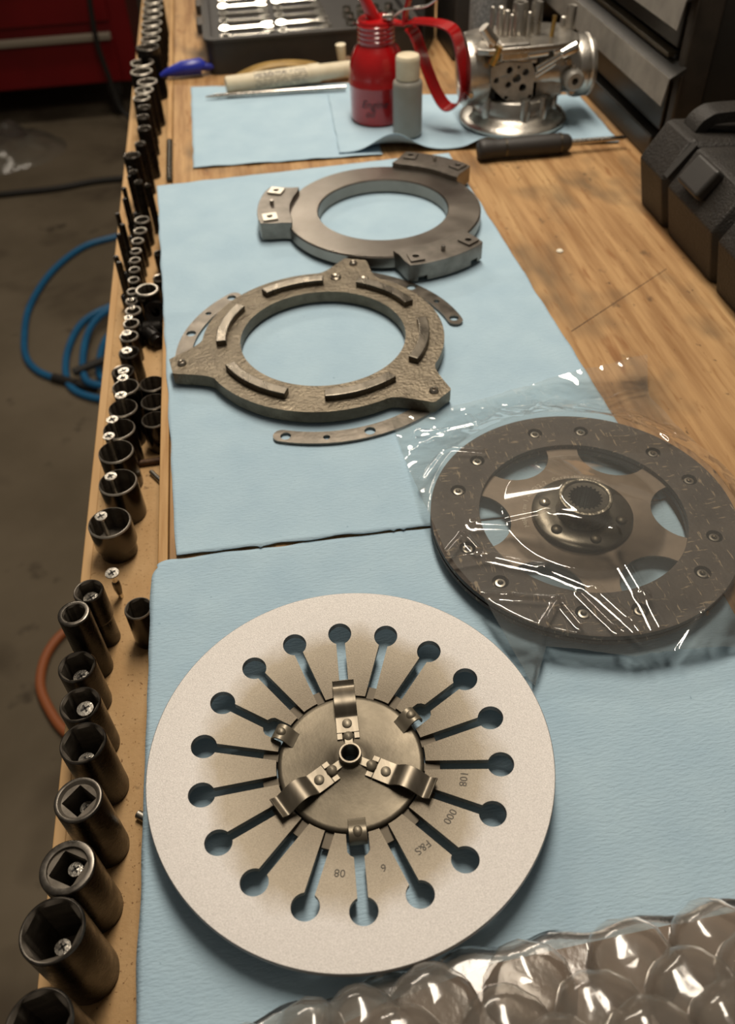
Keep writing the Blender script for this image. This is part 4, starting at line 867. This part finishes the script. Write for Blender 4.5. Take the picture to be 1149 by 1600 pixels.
# pens and bits in front of the case
mp_ = thing('marker_pen', 'fat ivory marker pen lying on the far left towel', 'marker', (.06, 1.02, 0))
a = Vector((-.0090, 1.0060, .0105)); b = Vector((.1350, 1.0260, .0105)); d = (b - a).normalized()
m = MB(); m.tube([a, a + d * .002, a + d * .095], [.0080, .0090, .0092], 24); m.build('barrel', MT['pen'], mp_, 40)
m = MB(); m.tube([a + d * .032, a + d * .092], .00935, 24, cap=False); m.build('print_panel', MT['penprint'], mp_, 40)
m = MB(); m.tube([a + d * .095, a + d * .0965, a + d * .108], [.0096, .0098, .0098], 24); m.tube([a + d * .108, a + d * .150], [.0086, .0080], 24); m.build('pen_cap', MT['pen'], mp_, 40)
me = text_me('HERO MA', .0085, .00006)
Mx = Matrix((( d.x, 0, 0, 0), (d.y, 0, 0, 0), (0, 0, 0, 0), (0, 0, 0, 1)))
for v in me.vertices:
    th = v.co.y / .0094 + .55; n_ = Vector((d.y, -d.x, 0)); q = a + d * (.050 + v.co.x) + (n_ * math.cos(th + .35) + Vector((0, 0, 1)) * math.sin(th + .35)) * (.00945 + v.co.z); v.co = q
mk('pen_lettering', me, MT['ink'], mp_)
m = MB(); m.tube([(-.033, .9975, .0030), (-.02, .9972, .0032), (.06, .992, .0035), (.1235, .988, .0035)], [.0008, .0022, .0026, .0026], 12); o = m.build('scriber', MT['steel']); tag(o, 'slim steel scriber lying along the front of the ivory pen', 'scriber')
bl_ = thing('blue_glue_tube', 'cobalt blue capped tube lying at the bench edge before the open case', 'tube', (-.05, 1.08, TOP))
m = MB(); m.tube([(-.084, 1.079, .0030), (-.076, 1.0795, .0055), (-.058, 1.081, .0085), (-.036, 1.082, .0090), (-.034, 1.082, .0075)], [.0024, .0046, .0080, .0090, .0070], 20); m.build('tube_body', MT['bluecap'], bl_, 50)
m = MB(); m.tube([(-.035, 1.082, .0085), (-.026, 1.0825, .0075), (-.018, 1.083, .0065)], [.0046, .0040, .0022], 16); m.build('nozzle', MT['bluecap'], bl_, 50)
m = MB(); m.ribbon(smooth_path([(.002, 1.045, .004), (.03, 1.046, .013), (.06, 1.044, .016), (.09, 1.046, .012), (.105, 1.048, .006)], 5), .022, .0015, (0, 1, 0)); o = m.build('tan_wrapper', MT['tan']); tag(o, 'crumpled tan wrapper between the ivory pen and the open case', 'wrapper')
for i, (x, c_) in enumerate(((.108, 'kraft'), (.118, 'orange'))):
    m = MB(); m.tube([(x, 1.044, .004), (x + .02, 1.050 + .006 * i, .008), (x + .03, 1.052 + .006 * i, .0125)], .004, 10); o = m.build('crayon_stub', MT[c_]); tag(o, ('tan', 'orange')[i] + ' crayon stub lying beside the oil can', 'crayon')
m = MB(); m.tube([(.1275, 1.050, TOP + .0002), (.128, 1.048, .012), (.127, 1.047, .030)], [.006, .0045, .0060], 12); o = m.build('brush_stub', MT['whitecap']); tag(o, 'pale stub standing upright just left of the oil can', 'brush')

# ------------------------------------------------------------------ black tool chest at right
ch = thing('tool_chest', 'black steel tool chest with drawers and aluminium pulls along the bench back', 'tool chest', (.6, 1.2, TOP))
EX = .3850; NY = .7235
m = MB(); m.box((EX + .215, NY + .505, .20 + TOP), (.40, .98, .3995)); m.build('chest_body', MT['chest'], ch, bevel=.003)
m = MB(); m.box((EX + .012, NY + .0065, .20 + TOP), (.026, .013, .3996)); m.build('corner_post', MT['chest_edge'], ch, bevel=.003)
m = MB(); m.box((EX + .20, NY + .008, .20 + TOP), (.38, .010, .399)); m.build('side_panel', MT['chest'], ch, bevel=.001)
m = MB(); m.box((EX + .004, NY + .50, .0095), (.022, .96, .021)); m.build('base_rail', MT['chest'], ch, bevel=.0015)
zz = [(.024, .090), (.094, .150), (.154, .222), (.226, .300)]
for i, (z0, z1) in enumerate(zz):
    m = MB(); m.box((EX + .008, NY + .50, (z0 + z1) / 2), (.016, .958, z1 - z0)); dr = m.build('drawer', MT['chest'], ch, bevel=.0015)
    hz = z0 + (.032 if i == 0 else .022); hh = .025
    prof = [(EX - .0165, hz), (EX - .0155, hz - .0006), (EX - .0125, hz + hh - .003), (EX - .0135, hz + hh - .0024)]
    m = MB(); m.prism(prof, -.47, .47, T(0, NY + .466, 0) @ RX(PI / 2)); pl_ = m.build('drawer_pull', MT['trim'], dr, 30, .0003); pl_['label'] = 'scratched aluminium drawer pull'
    prof = [(EX + .0005, hz + hh + .005), (EX - .0126, hz + hh - .0026), (EX - .0126, hz + hh - .0050), (EX - .0060, hz + hh - .0030), (EX + .0005, hz + hh + .001)]
    m = MB(); m.prism(prof, -.47, .47, T(0, NY + .466, 0) @ RX(PI / 2)); m.build('pull_channel', MT['chest'], dr, 30)
    m = MB(); m.box((EX - .001, NY + .50, z1 - .0015), (.010, .955, .004)); m.build('drawer_lip', MT['lit_lip'], dr, bevel=.001)

# ------------------------------------------------------------------ pebbled black case, right
bc = thing('blow_molded_case', 'pebbled black plastic case with a latch and carry handle in front of the chest', 'tool case', (.42, .50, TOP))
prof = [(.3390, TOP + .0002), (.3290, .040), (.3310, .044), (.3460, .0675), (.3500, .069), (.395, .066), (.62, .066), (.62, TOP + .0002)]
def caseseg(y0, y1, infl=0):
    m = MB(); v = []
    for y, s_ in ((y0, .006), (y0 + .006, 0), (y1 - .006, 0), (y1, .006)):
        for x, z in prof: v.append((x + s_ * (1 if x < .4 else 0) - infl, y, z - s_ * .6 * (z > .03)))
    n = len(prof); f = [tuple(range(n)), tuple(3 * n + i for i in range(n - 1, -1, -1))]
    for k in range(3):
        for i in range(n): f.append((k * n + i, k * n + (i + 1) % n, (k + 1) * n + (i + 1) % n, (k + 1) * n + i))
    m.add(v, f); return m
caseseg(.6090, .6650).build('case_corner', MT['casehide'], bc, 30, .0015)
caseseg(.5180, .6075).build('latch_bay', MT['casehide'], bc, 30, .0015)
caseseg(.2000, .5165, .001).build('case_half', MT['casehide'], bc, 30, .0015)
M = T(.3385, .5700, .0585) @ RY(math.radians(-52)); m = MB(); m.box((0, 0, .0025), (.024, .034, .010), M); m.build('latch', MT['blackplastic'], bc, bevel=.003, seg=3)
M = T(.3380, .6080, .0570) @ RY(math.radians(-52)); m = MB(); m.box((0, 0, -.001), (.030, .007, .004), M); m.build('latch_slot', MT['recess'], bc)
pts = smooth_path([(.3600, .640, .060), (.3605, .640, .068), (.3670, .639, .0765), (.382, .637, .0795), (.45, .630, .0795), (.50, .626, .078), (.505, .626, .066)], 6)
m = MB(); m.ribbon(pts, .022, .009, (0, 1, 0)); m.build('carry_handle', MT['casehide'], bc, 40, .002)
m = MB(); m.add([(.3800, .6000, .0672), (.4050, .5800, .0672), (.3980, .6060, .0790), (.3800, .6000, .0682), (.4050, .5800, .0682), (.3980, .6060, .0800)], [(0, 1, 2), (5, 4, 3), (0, 3, 4, 1), (1, 4, 5, 2), (2, 5, 3, 0)]); o = m.build('paper_scrap', MT['paper']); tag(o, 'white scrap of paper sticking up by the case handle', 'paper')

# ------------------------------------------------------------------ things on the floor, left
RYF = 3.52
rc_ = thing('red_cabinet', 'red steel tool cabinet standing on the floor across the garage', 'cabinet', (-.9, 3.75, FZ))
m = MB(); m.box((-.98, RYF + .27, -.39), (1.26, .50, .77)); m.build('cabinet_body', MT['chestred'], rc_, bevel=.006)
for z0, z1 in ((-.765, -.615), (-.560, -.40), (-.345, -.16), (-.11, -.03)):
    m = MB(); m.box((-1.00, RYF + .012, (z0 + z1) / 2), (1.16, .02, z1 - z0)); d_ = m.build('drawer', MT['chestred'], rc_, bevel=.003)
    m = MB(); m.box((-1.00, RYF - .004, z1 + .008), (1.15, .03, .022)); m.build('pull_trim', MT['dulltrim'], d_, bevel=.004)
for x in (-1.5, -.98, -.46):
    for y in (RYF + .06, RYF + .46):
        m = MB(); m.lathe([(.006, -.014), (.050, -.014), (.058, -.008), (.058, .008), (.050, .014), (.006, .014)], 24, T(x, y, FZ + .0585) @ RY(PI / 2)); c_ = m.build('caster', MT['blackcord'], rc_); m = MB(); m.box((x, y, FZ + .103), (.05, .06, .046)); m.build('caster_fork', MT['blackplastic'], c_)
def fp_(pts, r, lift=0): return [at(x, y, FZ + r + lift) for x, y in pts]
ah = thing('air_hose', 'blue air hose in a loose coil on the floor beside the bench', 'hose', tuple(at(120, 540, FZ)))
m = MB(); m.tube(smooth_path(fp_([(215, 362), (185, 369), (130, 386), (80, 426), (46, 480), (38, 530), (42, 560), (60, 580), (88, 592)], .009), 8), .009, 12)
m.build('hose', MT['hoseblue'], ah, 60)
loops = [[(215, 470), (170, 480), (128, 505), (106, 548), (104, 590), (120, 612), (160, 624), (215, 628)], [(215, 490), (180, 490), (148, 515), (134, 555), (136, 600), (165, 612), (215, 615)], [(215, 505), (190, 508), (166, 530), (156, 560), (158, 590), (190, 600), (215, 602)]]
for k, lp in enumerate(loops): m = MB(); m.tube(smooth_path([p + Vector((0, 0, .018 * (k % 2))) for p in fp_(lp, .009)], 8), .009, 12); m.build('hose_coil', MT['hoseblue'], ah, 60)
m = MB(); m.tube(fp_([(84, 590), (100, 594), (118, 600)], .011), .0115, 14); m.tube(fp_([(115, 582), (140, 572), (170, 560)], .011, .025), .0105, 14); m.tube(fp_([(110, 598), (150, 606)], .011), .010, 14); m.build('coupler', MT['blackcord'], ah)
m = MB(); m.tube(smooth_path(fp_([(130, 975), (98, 990), (72, 1025), (63, 1070), (78, 1110), (104, 1145), (150, 1175)], .0085), 8), .0085, 12); o = m.build('extension_cord', MT['orange'], ang=60); tag(o, 'orange cord curving on the floor beside the near end of the shelf', 'cord')
m = MB(); m.tube(smooth_path(fp_([(-40, 308), (20, 302), (90, 294), (150, 283), (215, 277)], .010), 8), .010, 10); o = m.build('floor_cable', MT['blackcord'], ang=60); tag(o, 'black cable running across the floor towards the bench', 'cable')
def wall_p(x, y, Y): return aty(x, y, Y)
m = MB(); m.tube(smooth_path([wall_p(137, -30, RYF - .09), wall_p(143, 20, RYF - .09), wall_p(154, 75, RYF - .09), wall_p(172, 125, RYF - .09), wall_p(188, 168, RYF - .10), wall_p(205, 185, RYF - .12)], 8), .009, 10); o = m.build('hanging_cable', MT['blackcord'], ang=60); tag(o, 'black cable hanging down in front of the red cabinet', 'cable')
v = []; f = []; n = 40; c0 = Vector((-.905, 3.28, FZ + .001))
for j in range(n + 1):
    for i in range(n + 1):
        x = (i / n - .5) * .52; y = (j / n - .5) * .40; d = math.hypot(x / .26, y / .20)
        z = .09 * max(0, 1 - d ** 2) * (1 + .9 * abs(noise.noise(Vector((x * 9, y * 9, 4)))) + .35 * abs(noise.noise(Vector((x * 24, y * 24, 1))))) * .7
        s_ = 1 if d < 1 else 1 / d
        v.append((c0.x + x * s_, c0.y + y * s_, c0.z + z))
for j in range(n):
    for i in range(n): a = j * (n + 1) + i; f.append((a, a + 1, a + n + 2, a + n + 1))
m = MB(); m.add(v, f); o = m.build('crumpled_bag', MT['floorbag'], ang=60, fix=False); tag(o, 'crumpled clear plastic bag on the floor before the red cabinet', 'plastic bag')
